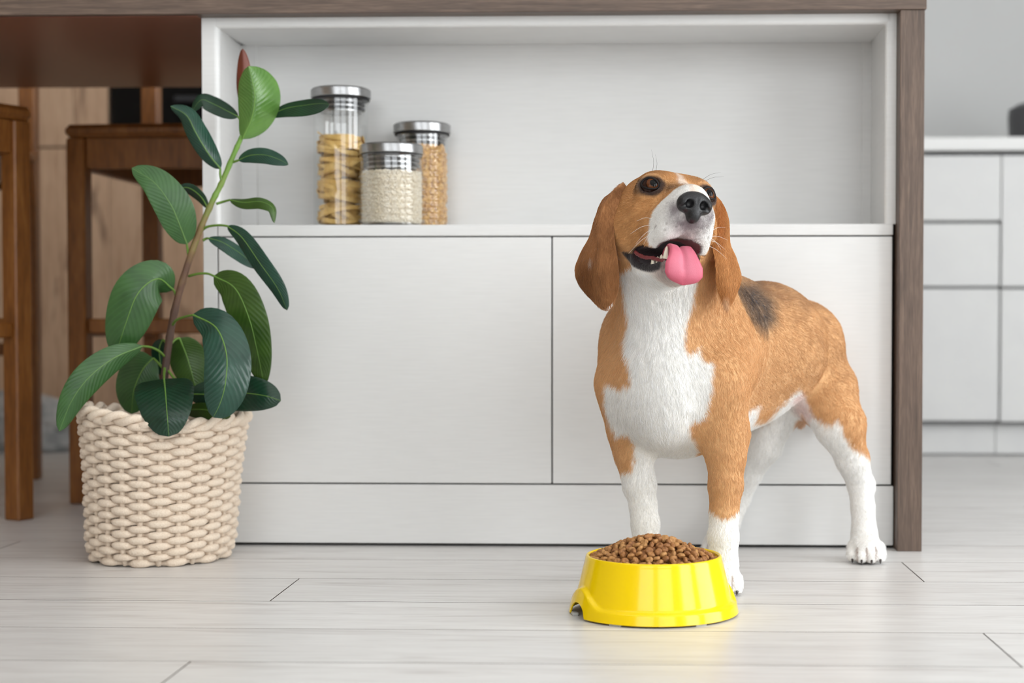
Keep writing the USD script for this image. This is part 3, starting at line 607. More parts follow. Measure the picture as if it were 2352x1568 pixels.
def jar(x_px, Y, r, ztop, lid_r, label, ribs):
    c = np.array([W(x_px, 500, Y)[0], Y, NZ0])
    t = thing('glass_jar', label, 'jar', c)
    lid_h = 0.0165; zb = ztop - lid_h - 0.0015                          # glass rim
    zn = zb - 0.030                                                     # where the neck begins
    zs = np.linspace(0.004, zn if ribs else zb, 90)
    rr = r - (0.0034 if ribs else 0) * (0.5 - 0.5 * np.cos(zs * 2 * PI / 0.0102))
    prof = [(0, 0.0)] + [(r * 0.9, 0.0), (r * 0.97, 0.0012)] + list(zip(rr, zs))
    if ribs: prof += [(r * 0.95, zn + 0.003), (r * 0.925, zn + 0.007), (r * 0.92, zb - 0.004), (r * 0.95, zb)]
    part(t, 'glass_body', lathe(prof, 72), 'ribbed_glass' if ribs else 'jar_glass', True, world=False)
    part(t, 'lid', lathe([(0, ztop - lid_h), (lid_r - 0.001, ztop - lid_h), (lid_r, ztop - lid_h + 0.001), (lid_r, ztop - 0.003), (lid_r - 0.0025, ztop - 0.0005), (lid_r - 0.004, ztop), (0, ztop)], 72), 'lid_steel', 30, world=False)
    nr = r * (0.90 if ribs else 0.93) - 0.0028
    zl = ztop - lid_h - 0.0005
    part(t, 'stopper', lathe([(0, zl - 0.024), (nr - 0.006, zl - 0.024), (nr - 0.005, zl - 0.022), (nr - 0.005, zl), (0, zl)], 64), 'lid_steel', 30, world=False)
    part(t, 'gasket', lathe([(nr - 0.004, zl - 0.0032), (lid_r - 0.0022, zl - 0.0032), (lid_r - 0.0016, zl - 0.0016), (lid_r - 0.0022, zl), (nr - 0.004, zl)], 64), 'gasket_grey', True, world=False)
    for q in (0.0095, 0.0175):
        part(t, 'gasket', lathe([(nr - 0.0055, zl - q - 0.003), (nr, zl - q - 0.002), (nr, zl - q + 0.002), (nr - 0.0055, zl - q + 0.003)], 64), 'gasket_grey', True, world=False)
    return c
def jar_h(py, px, Y): return W(px, py, Y)[2] - NZ0
j1 = jar(784, 0.119, 0.0468, jar_h(205, 784, 0.119), 0.0508, 'tallest glass jar, smooth, filled with tagliatelle nests, steel lid', False)
j2 = jar(970, 0.1510, 0.0476, jar_h(285, 970, 0.1510), 0.0492, 'ribbed glass jar of golden pasta behind the short jar, steel lid', True)
j3 = jar(900, 0.0575, 0.0552, jar_h(333, 900, 0.0575), 0.0526, 'shortest glass jar, ribbed, full of white rice, steel lid', True)
# tagliatelle nests: each a coil of flat ribbons
def nest(seed, R, H):
    r = np.random.default_rng(seed); ms = []
    for k in range(26):
        n = 40; t = np.linspace(0, 2 * PI * r.uniform(0.7, 1.15), n) + r.uniform(0, 6.28)
        ax = np.array([r.normal(0, 0.55), r.normal(0, 0.55), 1.0]); ax /= np.linalg.norm(ax)
        a = np.cross(ax, [0.3, 1, 0.1]); a /= np.linalg.norm(a); b_ = np.cross(ax, a)
        rad = R * r.uniform(0.62, 0.98) * (1 + 0.10 * np.sin(2 * t + k))
        c = rad[:, None] * (np.cos(t)[:, None] * a + np.sin(t)[:, None] * b_) * np.array([1, 1, 0.75]) + np.array([r.normal(0, 0.004), r.normal(0, 0.004), H * (0.5 + 0.30 * r.uniform(-1, 1))])
        q = np.hypot(c[:, 0], c[:, 1]); lim = R * 0.98; c[:, :2] *= np.minimum(1, lim / np.maximum(q, 1e-6))[:, None]
        c[:, 2] = H * 0.5 + (H * 0.48) * np.tanh((c[:, 2] - H * 0.5) / (H * 0.48))
        tang = np.gradient(c, axis=0); tang /= np.linalg.norm(tang, axis=1, keepdims=True) + 1e-9
        nrm = c * np.array([1, 1, 0.2]); nrm /= np.linalg.norm(nrm, axis=1, keepdims=True) + 1e-9; bi = np.cross(tang, nrm); bi /= np.linalg.norm(bi, axis=1, keepdims=True) + 1e-9
        tw = 0.5 * np.sin(t * 0.8 + k)
        wv = (bi * np.cos(tw)[:, None] + nrm * np.sin(tw)[:, None]) * 0.0038
        th2 = np.cross(tang, wv); th2 /= np.linalg.norm(th2, axis=1, keepdims=True) + 1e-9; th2 *= 0.0007
        loop = np.stack([c - wv - th2, c + wv - th2, c + wv + th2, c - wv + th2], 1)
        v, f = grid(loop, True); ms.append(trimesh.Trimesh(v, f, process=False))
    return join(*ms)
zz = 0.006
for k, (H, ry, rx) in enumerate(((0.040, 0.0, 0), (0.042, 0.5, 1), (0.040, 1.1, 2), (0.036, 0.3, 3))):
    m = nest(40 + k, 0.040, H)
    lab = ['pasta nest at the bottom of the tall jar', 'second pasta nest from the bottom of the tall jar', 'third pasta nest from the bottom of the tall jar', 'topmost pasta nest in the tall jar, loose strands above'][k]
    if k == 3:
        st = [tube(spline([(-0.036, -0.01, 0.012), (-0.02, -0.02, 0.030), (0.004, -0.024, 0.004)], 14), 0.0014, 6), tube(spline([(-0.04, 0.0, 0.044), (-0.022, -0.02, 0.03), (0.01, -0.03, -0.004)], 14), 0.0013, 6), tube(spline([(0.0, -0.03, 0.028), (0.02, -0.02, 0.03), (0.034, -0.005, 0.02)], 14), 0.0016, 6)]
        m = join(m, *st)
    m.apply_translation(j1 + np.array([0, 0, zz])); zz += H - 0.002
    top('pasta_nest', m, 'tagliatelle', lab, 'pasta', 30, group='tagliatelle nests in the tall jar')
# grains: small ellipsoids packed just inside the glass, one heap per jar
def fill(c, r, z1, size, seed, n, dark=0.0):
    g = np.random.default_rng(seed); base = trimesh.creation.icosphere(1, 1.0); ms = []
    core = lathe([(0, 0.0055), (r - 0.6 * size[0], 0.0055), (r - 0.6 * size[0], z1 - size[0] * 0.6), (0, z1 - size[0] * 0.4)], 40, c)
    for k in range(n):
        if g.random() < 0.72:
            t, z = g.random() * 2 * PI, 0.0055 + size[0] * 0.6 + (z1 - 0.007) * g.random(); p = np.array([(r - size[0] * 0.55) * math.cos(t), (r - size[0] * 0.55) * math.sin(t), z])
            if math.sin(t) > 0.4: continue
        else:
            q, t = (r - size[0] * 0.7) * math.sqrt(g.random()), g.random() * 2 * PI; p = np.array([q * math.cos(t), q * math.sin(t), z1 - 0.5 * size[0] + g.random() * size[0] * 0.8])
        M = trimesh.transformations.random_rotation_matrix(g.random(3))[:3, :3]
        ms.append(trimesh.Trimesh((base.vertices * np.array(size)) @ M.T + p + c, base.faces, process=False))
    return join(core, *ms)
top('rice', fill(j3, 0.0552 - 0.0058, jar_h(398, 900, 0.0575), (0.0034, 0.0016, 0.0016), 5, 2600), 'rice_white', 'white rice grains filling the short ribbed jar', 'rice', True, kind='stuff')
top('small_pasta', fill(j2, 0.0476 - 0.0058, jar_h(342, 970, 0.1510), (0.0058, 0.0042, 0.0036), 6, 900), 'shell_pasta', 'golden small dried pasta filling the ribbed jar behind', 'pasta', True, kind='stuff')
# ---------------------------------------------------------------- the dog: one continuous body grown from rounded bones
class Field:
    """A signed distance field on a grid, grown by smooth unions; meshed by surface nets."""
    def __init__(self, xs, ys, zs):
        self.ax = [np.asarray(a, np.float32) for a in (xs, ys, zs)]
        self.V = np.full([len(a) for a in self.ax], 0.08, np.float32)
    def _apply(self, lo, hi, fn, k, op):
        sl = []
        for a, l, h in zip(self.ax, lo, hi):
            i0, i1 = np.searchsorted(a, l), np.searchsorted(a, h)
            if i1 <= i0: return
            sl.append(slice(i0, i1))
        X, Y, Z = np.meshgrid(*[a[s] for a, s in zip(self.ax, sl)], indexing='ij')
        d = fn(X, Y, Z).astype(np.float32); v = self.V[tuple(sl)]
        if op == 'cut': d = -d; a, b = -v, -d
        else: a, b = v, d
        h = np.maximum(k - np.abs(a - b), 0) / max(k, 1e-6); r = np.minimum(a, b) - h * h * k * 0.25
        self.V[tuple(sl)] = -r if op == 'cut' else r
    def cone(self, a, b, ra, rb, k=0.02, op='add'):
        a, b = np.array(a, np.float32), np.array(b, np.float32); m = max(ra, rb) + k + 0.03
        ba = b - a; L = float(ba @ ba) + 1e-12
        def fn(X, Y, Z):
            h = np.clip(((X - a[0]) * ba[0] + (Y - a[1]) * ba[1] + (Z - a[2]) * ba[2]) / L, 0, 1)
            return np.sqrt((X - a[0] - h * ba[0]) ** 2 + (Y - a[1] - h * ba[1]) ** 2 + (Z - a[2] - h * ba[2]) ** 2) - (ra + (rb - ra) * h)
        self._apply(np.minimum(a, b) - m, np.maximum(a, b) + m, fn, k, op)
    def chain(self, pts, k=0.02):
        P = np.array([p for p, _ in pts], np.float32); R = [r for _, r in pts]; m = max(R) + k + 0.03
        def fn(X, Y, Z):
            best = None
            for a, b, ra, rb in zip(P[:-1], P[1:], R[:-1], R[1:]):
                ba = b - a; h = np.clip(((X - a[0]) * ba[0] + (Y - a[1]) * ba[1] + (Z - a[2]) * ba[2]) / (float(ba @ ba) + 1e-12), 0, 1)
                h2 = h * h * (3 - 2 * h)
                d = np.sqrt((X - a[0] - h * ba[0]) ** 2 + (Y - a[1] - h * ba[1]) ** 2 + (Z - a[2] - h * ba[2]) ** 2) - (ra + (rb - ra) * h2)
                if best is None: best = d
                else:
                    g = np.maximum(0.006 - np.abs(best - d), 0) / 0.006; best = np.minimum(best, d) - g * g * 0.0015
            return best
        self._apply(P.min(0) - m, P.max(0) + m, fn, k, 'add')
    def ell(self, c, r, frame=np.eye(3), k=0.02, op='add'):
        c, r = np.array(c, np.float32), np.array(r, np.float32); m = r.max() + k + 0.03; fr = np.asarray(frame, np.float32)
        def fn(X, Y, Z):
            q = [((X - c[0]) * f[0] + (Y - c[1]) * f[1] + (Z - c[2]) * f[2]) for f in fr]
            k0 = np.sqrt(sum((a / b) ** 2 for a, b in zip(q, r))); k1 = np.sqrt(sum((a / b ** 2) ** 2 for a, b in zip(q, r)))
            return k0 * (k0 - 1) / np.maximum(k1, 1e-6)
        self._apply(c - m, c + m, fn, k, op)
    def mesh(self):
        V, (xs, ys, zs) = self.V, self.ax
        s = V < 0
        c = [V[i:V.shape[0] - 1 + i, j:V.shape[1] - 1 + j, k:V.shape[2] - 1 + k] for i in (0, 1) for j in (0, 1) for k in (0, 1)]
        n = sum((q < 0).astype(np.int8) for q in c); act = (n > 0) & (n < 8)
        I, J, K = np.nonzero(act); idx = np.full(act.shape, -1, np.int64); idx[I, J, K] = np.arange(len(I))
        C = np.stack([q[I, J, K] for q in c], 1); P = np.zeros((len(I), 3)); N = np.zeros(len(I))
        off = [(i, j, k) for i in (0, 1) for j in (0, 1) for k in (0, 1)]
        lo = np.stack([xs[I], ys[J], zs[K]], 1); dd = np.stack([xs[I + 1] - xs[I], ys[J + 1] - ys[J], zs[K + 1] - zs[K]], 1)
        for a in range(8):
            for b in range(a + 1, 8):
                if sum(abs(p - q) for p, q in zip(off[a], off[b])) != 1: continue
                m = (C[:, a] < 0) != (C[:, b] < 0); t = C[m, a] / (C[m, a] - C[m, b])
                P[m] += lo[m] + dd[m] * (np.array(off[a]) + t[:, None] * (np.array(off[b]) - np.array(off[a]))); N[m] += 1
        P /= N[:, None]; F = []
        for ax in range(3):
            sa = [slice(None)] * 3; sb = [slice(None)] * 3; sa[ax] = slice(0, -1); sb[ax] = slice(1, None)
            e = s[tuple(sa)] != s[tuple(sb)]; g = np.stack(np.nonzero(e), 1); o = [k for k in range(3) if k != ax]
            g = g[(g[:, o[0]] > 0) & (g[:, o[1]] > 0) & (g[:, o[0]] < act.shape[o[0]]) & (g[:, o[1]] < act.shape[o[1]])]
            def at(d0, d1):
                h = g.copy(); h[:, o[0]] -= d0; h[:, o[1]] -= d1; return idx[h[:, 0], h[:, 1], h[:, 2]]
            q = np.stack([at(1, 1), at(0, 1), at(0, 0), at(1, 0)], 1)
            flip = s[g[:, 0], g[:, 1], g[:, 2]] ^ (ax == 1)
            q[~flip] = q[~flip][:, ::-1]; F.append(q)
        F = np.vstack(F); F = F[(F >= 0).all(1)]
        F = np.vstack([F[:, [0, 1, 2]], F[:, [0, 2, 3]]])
        return P, F

def smooth_mesh(v, f, it=6, lam=0.5, mu=-0.53):
    import scipy.sparse as sps
    e = np.vstack([f[:, [0, 1]], f[:, [1, 2]], f[:, [2, 0]]]); n = len(v)
    A = sps.coo_matrix((np.ones(len(e) * 2), (np.r_[e[:, 0], e[:, 1]], np.r_[e[:, 1], e[:, 0]])), (n, n)).tocsr(); A.data[:] = 1
    D = sps.diags(1 / np.maximum(np.asarray(A.sum(1)).ravel(), 1)) @ A
    for _ in range(it):
        for w in (lam, mu): v = v + w * (D @ v - v)
    return v

# the head's own axes: F forward (muzzle), L to the dog's left, U up; O lies midway between the eyes
Of = W(1553, 447.5, -0.47)
toward = -FW
hF = 0.25 * RT + 0.18 * UP + 0.95 * toward; hL = 0.955 * RT - 0.135 * UP - 0.26 * toward
hF /= np.linalg.norm(hF); hL -= hF * (hL @ hF); hL /= np.linalg.norm(hL); hU = np.cross(hF, hL)
HFR = np.stack([hF, hL, hU])
def H(f, l, u): return Of + f * hF + l * hL + u * hU
dA = np.array([-0.62, -0.785, 0.0]); dA /= np.linalg.norm(dA); dL = np.array([-dA[1], dA[0], 0.0])   # the body's axes: forward, left
BFR = np.stack([dA, dL, [0, 0, 1.0]])

def axis(lo, hi, spans):
    """Grid lines from lo to hi; spans: (upto, step)."""
    out, x = [], lo
    for upto, st in spans:
        while x < upto: out.append(x); x += st
    return np.array(out)
fd = Field(axis(-0.10, 0.47, [(0.44, 0.0029)]), axis(-0.60, 0.16, [(-0.37, 0.0028), (0.16, 0.0036)]), axis(-0.012, 0.62, [(0.05, 0.0026), (0.385, 0.0036), (0.62, 0.0027)]))
# trunk
fd.chain([(W(1585, 815, -0.255), 0.104), (W(1750, 797, -0.150), 0.0980), (W(1828, 800, -0.096), 0.0750), (W(1843, 822, -0.078), 0.059)], 0.03)
fd.ell(W(1535, 880, -0.335), (0.090, 0.086, 0.101), BFR, 0.035)
fd.ell(W(1520, 850, -0.378), (0.058, 0.060, 0.085), BFR, 0.04)
fd.ell(W(1522, 925, -0.415), (0.020, 0.026, 0.045), BFR, 0.05)                              # breastbone
fd.cone(W(1575, 935, -0.30), W(1712, 895, -0.16), 0.068, 0.058, 0.03)
# neck
fd.chain([(W(1550, 770, -0.30), 0.088), (W(1522, 655, -0.365), 0.070), (W(1515, 560, -0.40), 0.060)], 0.035)
fd.cone(W(1640, 745, -0.245), W(1560, 600, -0.36), 0.070, 0.050, 0.03)
# shoulders
fd.chain([(W(1680, 735, -0.235), 0.056), (W(1643, 880, -0.385), 0.046), (W(1661, 1000, -0.376), 0.033)], 0.03)
fd.chain([(W(1468, 770, -0.255), 0.054), (W(1432, 880, -0.345), 0.036), (W(1452, 1005, -0.325), 0.029)], 0.028)
# fore legs
def paw(c, fwd, s, k=0.008):
    """Four toes around a low pad; c on the floor under the paw's centre."""
    fwd = np.array([fwd[0], fwd[1], 0.0]); fwd /= np.linalg.norm(fwd); lf = np.array([-fwd[1], fwd[0], 0])
    z = np.array([0, 0, 1.0])
    fd.ell(c + z * 0.018 * s - fwd * 0.004, (0.026 * s, 0.0215 * s, 0.018 * s), np.stack([fwd, lf, z]), 0.012)
    for t, (sd, fo) in enumerate(((-0.0172, 0.009), (-0.0062, 0.019), (0.0062, 0.019), (0.0172, 0.009))):
        b = c + lf * sd * s + fwd * (fo - 0.014) * s + z * 0.021 * s; e = c + lf * sd * 1.1 * s + fwd * (fo + 0.004) * s + z * 0.0092 * s
        fd.cone(b, e, 0.0086 * s, 0.0080 * s, 0.0028)
    return c, fwd, lf, s
FL = W(1662, 1350, -0.424); FL[2] = 0
FR = W(1485, 1330, -0.338); FR[2] = 0
HL_ = W(1989, 1280, -0.143); HL_[2] = 0
HR = W(1652, 1275, -0.070); HR[2] = 0
fd.chain([(W(1660, 985, -0.378), 0.034), (W(1667, 1045, -0.385), 0.0262), (W(1667, 1110, -0.392), 0.0225), (W(1663, 1180, -0.397), 0.0190), (W(1661, 1232, -0.402), 0.0200), (W(1663, 1290, -0.408), 0.0182), (FL + np.array([0, 0.006, 0.022]), 0.018)], 0.012)
fd.chain([(W(1452, 985, -0.328), 0.033), (W(1456, 1040, -0.33), 0.0265), (W(1468, 1110, -0.333), 0.0225), (W(1477, 1160, -0.334), 0.0188), (W(1482, 1200, -0.335), 0.0192), (W(1484, 1260, -0.336), 0.018), (FR + np.array([0, 0.006, 0.022]), 0.0185)], 0.012)
fd.cone(W(1690, 1000, -0.355), W(1682, 1075, -0.37), 0.018, 0.012, 0.014)                   # point of the elbow
PAWS = [paw(FL, (-0.1, -1), 0.98), paw(FR, (-0.25, -1), 0.98)]
# hind legs
fd.chain([(W(1846, 830, -0.080), 0.053), (W(1887, 895, -0.100), 0.0540), (W(1928, 972, -0.128), 0.0385), (W(1956, 1050, -0.113), 0.0252), (W(1976, 1110, -0.098), 0.0196), (W(1982, 1165, -0.104), 0.0175), (W(1985, 1225, -0.114), 0.0188), (HL_ + np.array([0, 0.012, 0.024]), 0.0195)], 0.016)
fd.cone(W(1974, 1103, -0.088), W(1990, 1118, -0.085), 0.015, 0.0125, 0.012)
PAWS.append(paw(HL_, (-0.12, -1), 1.10))
fd.chain([(W(1805, 830, -0.072), 0.050), (W(1785, 925, -0.066), 0.042), (W(1752, 1016, -0.062), 0.0315), (W(1718, 1085, -0.045), 0.0222), (W(1699, 1142, -0.034), 0.0172), (W(1676, 1200, -0.042), 0.0160), (HR + np.array([0, 0.012, 0.024]), 0.0172)], 0.014)
PAWS.append(paw(HR, (-0.3, -1), 0.98))
fd.ell(W(1838, 966, -0.045), (0.009, 0.008, 0.012), np.eye(3), 0.012)
fd.cone(W(1790, 965, -0.07), W(1828, 940, -0.05), 0.012, 0.012, 0.02)
# tail hanging behind
fd.chain([(W(1840, 785, -0.045), 0.020), (W(1866, 825, -0.030), 0.013), (W(1884, 900, -0.024), 0.0105), (W(1886, 985, -0.022), 0.007)], 0.012)
# head
fd.ell(H(-0.050, 0, -0.005), (0.066, 0.062, 0.047), HFR, 0.02)
for s in (-1, 1):
    fd.ell(H(-0.008, s * 0.025, 0.0145), (0.022, 0.020, 0.013), HFR, 0.016)
    fd.cone(H(-0.045, s * 0.040, -0.040), H(-0.010, s * 0.034, -0.036), 0.034, 0.026, 0.02)
    fd.cone(H(0.012, s * 0.021, -0.046), H(0.054, s * 0.0155, -0.047), 0.0235, 0.0205, 0.012)      # lips
    fd.cone(H(0.016, s * 0.0290, -0.072), H(0.046, s * 0.0215, -0.065), 0.0145, 0.0145, 0.012)
fd.cone(H(0.0, 0, -0.024), H(0.066, 0, -0.034), 0.030, 0.0215, 0.02)
fd.cone(H(-0.012, 0, 0.000), H(0.070, 0, -0.026), 0.020, 0.0145, 0.016)
fd.cone(H(-0.055, 0, -0.065), H(-0.03, 0, -0.075), 0.046, 0.036, 0.03)
fd.cone(H(-0.03, 0, -0.092), H(0.040, 0, -0.115), 0.026, 0.0150, 0.012)                            # lower jaw
for s in (-1, 1): fd.cone(H(-0.03, s * 0.026, -0.086), H(0.034, s * 0.011, -0.110), 0.019, 0.0125, 0.010)
CUTS = [(H(0.042, 0, -0.089), (0.056, 0.0275, 0.0165)), (H(-0.002, 0, -0.086), (0.036, 0.058, 0.0145))]
tiltj = HFR.copy(); a_ = math.radians(-17); tiltj[0] = hF * math.cos(a_) + hU * math.sin(a_); tiltj[2] = -hF * math.sin(a_) + hU * math.cos(a_)
for c, r in CUTS: fd.ell(c, r, tiltj, 0.004, 'cut')
for s in (-1, 1): fd.cone(H(0.034, s * 0.038, -0.018), H(-0.022, s * 0.060, -0.062), 0.0030, 0.0050, 0.012, 'cut')   # fold of the cheek
EYES = [H(0.004, s * 0.0365, 0.001) for s in (-1, 1)]
EAX = []
for s in (-1, 1):
    q = 0.90 * hF + 0.36 * s * hL + 0.20 * hU; EAX.append(q / np.linalg.norm(q))
for s, e, q in zip((-1, 1), EYES, EAX):
    fd.ell(e - q * 0.0015, (0.0185, 0.0185, 0.0165), HFR, 0.012)
    lq = hL - q * (hL @ q); lq /= np.linalg.norm(lq); fd.ell(e + q * 0.0125, (0.0150, 0.0128, 0.0104), np.stack([q, lq, np.cross(q, lq)]), 0.004, 'cut')
dv, df = fd.mesh()
tm = trimesh.Trimesh(dv, df, process=False)
dv = smooth_mesh(dv, df, 5)
#ENDSIL
dn = np.array(trimesh.Trimesh(dv, df, process=False).vertex_normals)
# ---- the coat: white, tan and a black saddle; each patch an outline on the animal, its edge broken up by the fur
def sdist(P, poly):
    """Signed distance to a closed outline, negative inside."""
    A = np.array(poly, float); B = np.roll(A, -1, 0); best = np.full(len(P), 1e9); ins = np.zeros(len(P), bool)
    for a, b in zip(A, B):
        ab = b - a; t = np.clip(((P - a) @ ab) / (ab @ ab + 1e-9), 0, 1); q = P - a - t[:, None] * ab
        best = np.minimum(best, (q ** 2).sum(1))
        c = (a[1] > P[:, 1]) != (b[1] > P[:, 1]); xx = a[0] + (P[:, 1] - a[1]) * ab[0] / (ab[1] if ab[1] else 1e-9); ins ^= c & (P[:, 0] < xx)
    return np.where(ins, -1, 1) * np.sqrt(best)
TAN, TAN2, WHITE, BLACK = (np.array(lin(*c)) for c in ((221, 174, 124), (204, 150, 98), (246, 244, 240), (58, 55, 58)))
HEADT = np.array(lin(202, 147, 90)); DKBROWN = np.array(lin(128, 92, 68)); PINK = np.array(lin(224, 184, 176))
def coat(p, n):
    q = pix(p); hd = (p - Of) @ HFR.T
    fz = (meshkit.fbm(p * np.array([330, 330, 150]), 3, 2) - 0.5)
    fz2 = meshkit.fbm(p * 60, 3, 7) - 0.5
    def mask(poly, soft=7, rag=16): return np.clip(0.5 - (sdist(q, poly) + fz * rag) / (2 * soft), 0, 1)
    def lay(c, col, m): return c * (1 - m[:, None]) + np.asarray(col) * m[:, None]
    c = np.tile(TAN, (len(p), 1)); c = lay(c, TAN2, np.clip(0.5 + fz2 * 1.6, 0, 1) * 0.55)
    z = p[:, 2]
    back = np.clip((z - 0.375 + fz2 * 0.05) / 0.045, 0, 1) * np.clip((p[:, 1] + 0.30) / 0.08, 0, 1)
    c = lay(c, DKBROWN, back * np.clip(0.62 + fz * 1.1, 0, 0.95))
    rear = np.clip((p[:, 1] + 0.34) / 0.12, 0, 1) * np.clip((z - 0.24) / 0.06, 0, 1)
    c = lay(c, np.array(lin(150, 104, 66)), rear * np.clip(0.22 + fz * 0.9 + fz2 * 0.5, 0, 0.6))
    c = lay(c, BLACK, mask([(1680, 640), (1740, 652), (1775, 690), (1782, 738), (1756, 764), (1722, 738), (1698, 690), (1680, 668)], 14, 40) * np.clip(0.85 + fz * 0.8, 0, 1) * (p[:, 1] > -0.33))
    head = np.clip((z - 0.445) / 0.03, 0, 1)
    c = lay(c, HEADT, head * 0.75)
    front = (p[:, 1] < -0.255) | (z < 0.20)
    chest = [(1418, 612), (1430, 660), (1434, 700), (1442, 745), (1432, 800), (1446, 842), (1449, 882), (1420, 894), (1390, 880), (1387, 930), (1400, 975), (1415, 1003), (1440, 998), (1457, 1020), (1456, 1060), (1448, 1084),
             (1428, 1088), (1400, 1130), (1400, 1420), (1615, 1420), (1612, 1172), (1628, 1172), (1660, 1190), (1692, 1168), (1730, 1180), (1740, 1420), (1615, 1420), (1600, 1028), (1588, 1000), (1585, 975), (1622, 952), (1633, 900), (1640, 832), (1615, 830), (1605, 800), (1580, 816), (1570, 790), (1576, 740), (1592, 700), (1602, 630), (1560, 560), (1440, 560)]
    c = lay(c, WHITE, mask(chest[:20] + [(1612, 1420), (1612, 1060)] + chest[27:], 5, 20) * front * (hd[:, 2] < -0.09 + 0.3 * (hd[:, 0] < -2)))
    # white stockings, belly
    c = lay(c, WHITE, np.clip((1168 - q[:, 1] + 24 * np.sin((q[:, 0] - 1625) / 80 * PI) + fz * 16) / -8 + 0.5, 0, 1) * (p[:, 1] < -0.25) * (q[:, 0] > 1560))
    c = lay(c, WHITE, np.clip((1086 - q[:, 1] + fz * 16) / -8 + 0.5, 0, 1) * (p[:, 1] < -0.25) * (q[:, 0] <= 1540))
    belly = [(1700, 955), (1747, 932), (1736, 972), (1765, 966), (1802, 925), (1836, 893), (1856, 930), (1866, 952), (1898, 976), (1927, 968), (1937, 1000), (1962, 1030), (1998, 1052), (2080, 1060), (2080, 1360), (1700, 1360), (1700, 1100), (1728, 1095), (1722, 1066), (1700, 1060)]
    c = lay(c, WHITE, mask(belly, 5, 20) * (p[:, 1] > -0.30))
    c = lay(c, WHITE, np.clip((0.165 - z + fz * 0.02) / 0.01, 0, 1) * (p[:, 1] > -0.1) * (q[:, 0] < 1850))
    c = lay(c, PINK, mask([(1818, 908), (1842, 902), (1868, 958), (1850, 968), (1822, 945)], 9, 10) * 0.6 * (p[:, 1] > -0.2))
    c = lay(c, TAN2, mask([(1826, 972), (1842, 950), (1856, 972), (1842, 992), (1828, 990)], 4, 8) * 0.8 * (p[:, 1] > -0.2))
    # the face, in the head's own axes
    f, l, u = hd.T; al = np.abs(l + 0.002)
    isH = (hd[:, 2] > -0.16) & (f > -0.13) & (z > 0.40)
    mz = np.clip((np.minimum(f - 0.030 - 0.55 * np.clip(u + 0.050, 0, 0.06) + 0.20 * np.clip(-u - 0.05, 0, 1) + 0.5 * np.clip(0.010 - al, 0, 1) * (u > -0.04) - 0.55 * np.clip(u + 0.028, 0, 0.05), 0.045 - al * 1.0) + fz * 0.008) / 0.006 + 0.5, 0, 1)
    c = lay(c, WHITE, mz * isH)
    blaze = np.clip((0.0030 + 0.006 * np.clip((f - 0.005) / 0.03, 0, 1) - np.abs(l - 0.001) + fz * 0.006) / 0.003 + 0.5, 0, 1) * np.clip((f + 0.050) / 0.02, 0, 1) * (u > -0.04)
    c = lay(c, np.array(lin(238, 222, 208)), blaze * 0.85 * isH)
    chin = np.clip((-0.094 - u + fz * 0.008) / 0.006, 0, 1) * np.clip((f + 0.005) / 0.02, 0, 1)
    c = lay(c, np.array(lin(226, 214, 206)), chin * isH)
    c = lay(c, np.array(lin(138, 112, 112)), np.exp(-((f - 0.040) / 0.022) ** 2 - ((u + 0.112) / 0.012) ** 2) * np.clip(0.75 + fz * 0.9, 0, 1) * isH)
    # greyish skin around the nose and lip, freckles on the lip
    gz = 1.25 * np.exp(-(((f - 0.080) / 0.022) ** 2 + (l / 0.024) ** 2 + ((u + 0.064) / 0.016) ** 2)) + 0.8 * np.exp(-(((f - 0.074) / 0.014) ** 2 + (np.abs(l) - 0.024) ** 2 / 0.008 ** 2 + ((u + 0.044) / 0.012) ** 2))
    c = lay(c, np.array(lin(112, 98, 104)), np.clip(gz * 0.95 + fz * 0.5 * (gz > 0.1), 0, 0.85) * isH)
    fk = meshkit.noise(hd * 420 + 3, 5); c = lay(c, np.array(lin(130, 116, 112)), np.clip((fk - 0.83) * 14, 0, 1) * 0.7 * np.clip((f - 0.03) / 0.01, 0, 1) * (al > 0.014) * (u < -0.045) * isH * (u > -0.09))
    # dark lids round the eyes
    for s, e in zip((-1, 1), EYES):
        r = (p - e) @ HFR.T; dd = np.sqrt((r[:, 1] / 1.18) ** 2 + r[:, 2] ** 2 + 0.3 * r[:, 0] ** 2)
        c = lay(c, np.array(lin(44, 30, 28)), np.clip((0.0182 - dd + fz * 0.003) / 0.0035, 0, 1) * 0.97 * (f > -0.04))
        inner = np.exp(-((r[:, 1] * s + 0.018) / 0.008) ** 2 - ((r[:, 2] + 0.003) / 0.009) ** 2); c = lay(c, np.array(lin(70, 44, 34)), inner * 0.7 * (f > -0.03))
        br = np.exp(-((r[:, 1] * s + 0.010) / 0.014) ** 2 - ((r[:, 2] - 0.021) / 0.008) ** 2); c = lay(c, np.array(lin(120, 76, 44)), br * 0.45 * (f > -0.06))
    # inside of the mouth and the black lip
    cut = np.full(len(p), 9.0); jf, jl, ju = ((p - Of) @ tiltj.T).T
    for cc, r in CUTS:
        w = (p - cc) @ tiltj.T; k0 = np.sqrt(((w / np.array(r)) ** 2).sum(1)); cut = np.minimum(cut, k0)
    inside = (cut < 1.06) & isH
    c[inside] = np.array(lin(124, 48, 54))
    deep = inside & (f < 0.012); c[deep] = np.array(lin(40, 20, 22))
    w2 = (p - CUTS[1][0]) @ tiltj.T; w1 = (p - CUTS[0][0]) @ tiltj.T
    under = np.clip((0.001 - np.where(f < 0.022, w2[:, 2], w1[:, 2])) / 0.003, 0, 1)
    low = isH * under * np.clip((1.66 - cut) / 0.12, 0, 1) * np.clip((0.040 - f) / 0.008, 0, 1) * (f > -0.055) * np.clip((np.abs(l) - 0.010) / 0.004, 0, 1) * np.where(l < 0, 1, np.clip((-0.094 - u) / 0.004, 0, 1)) * ~inside
    c = lay(c, np.array(lin(34, 28, 32)), low)
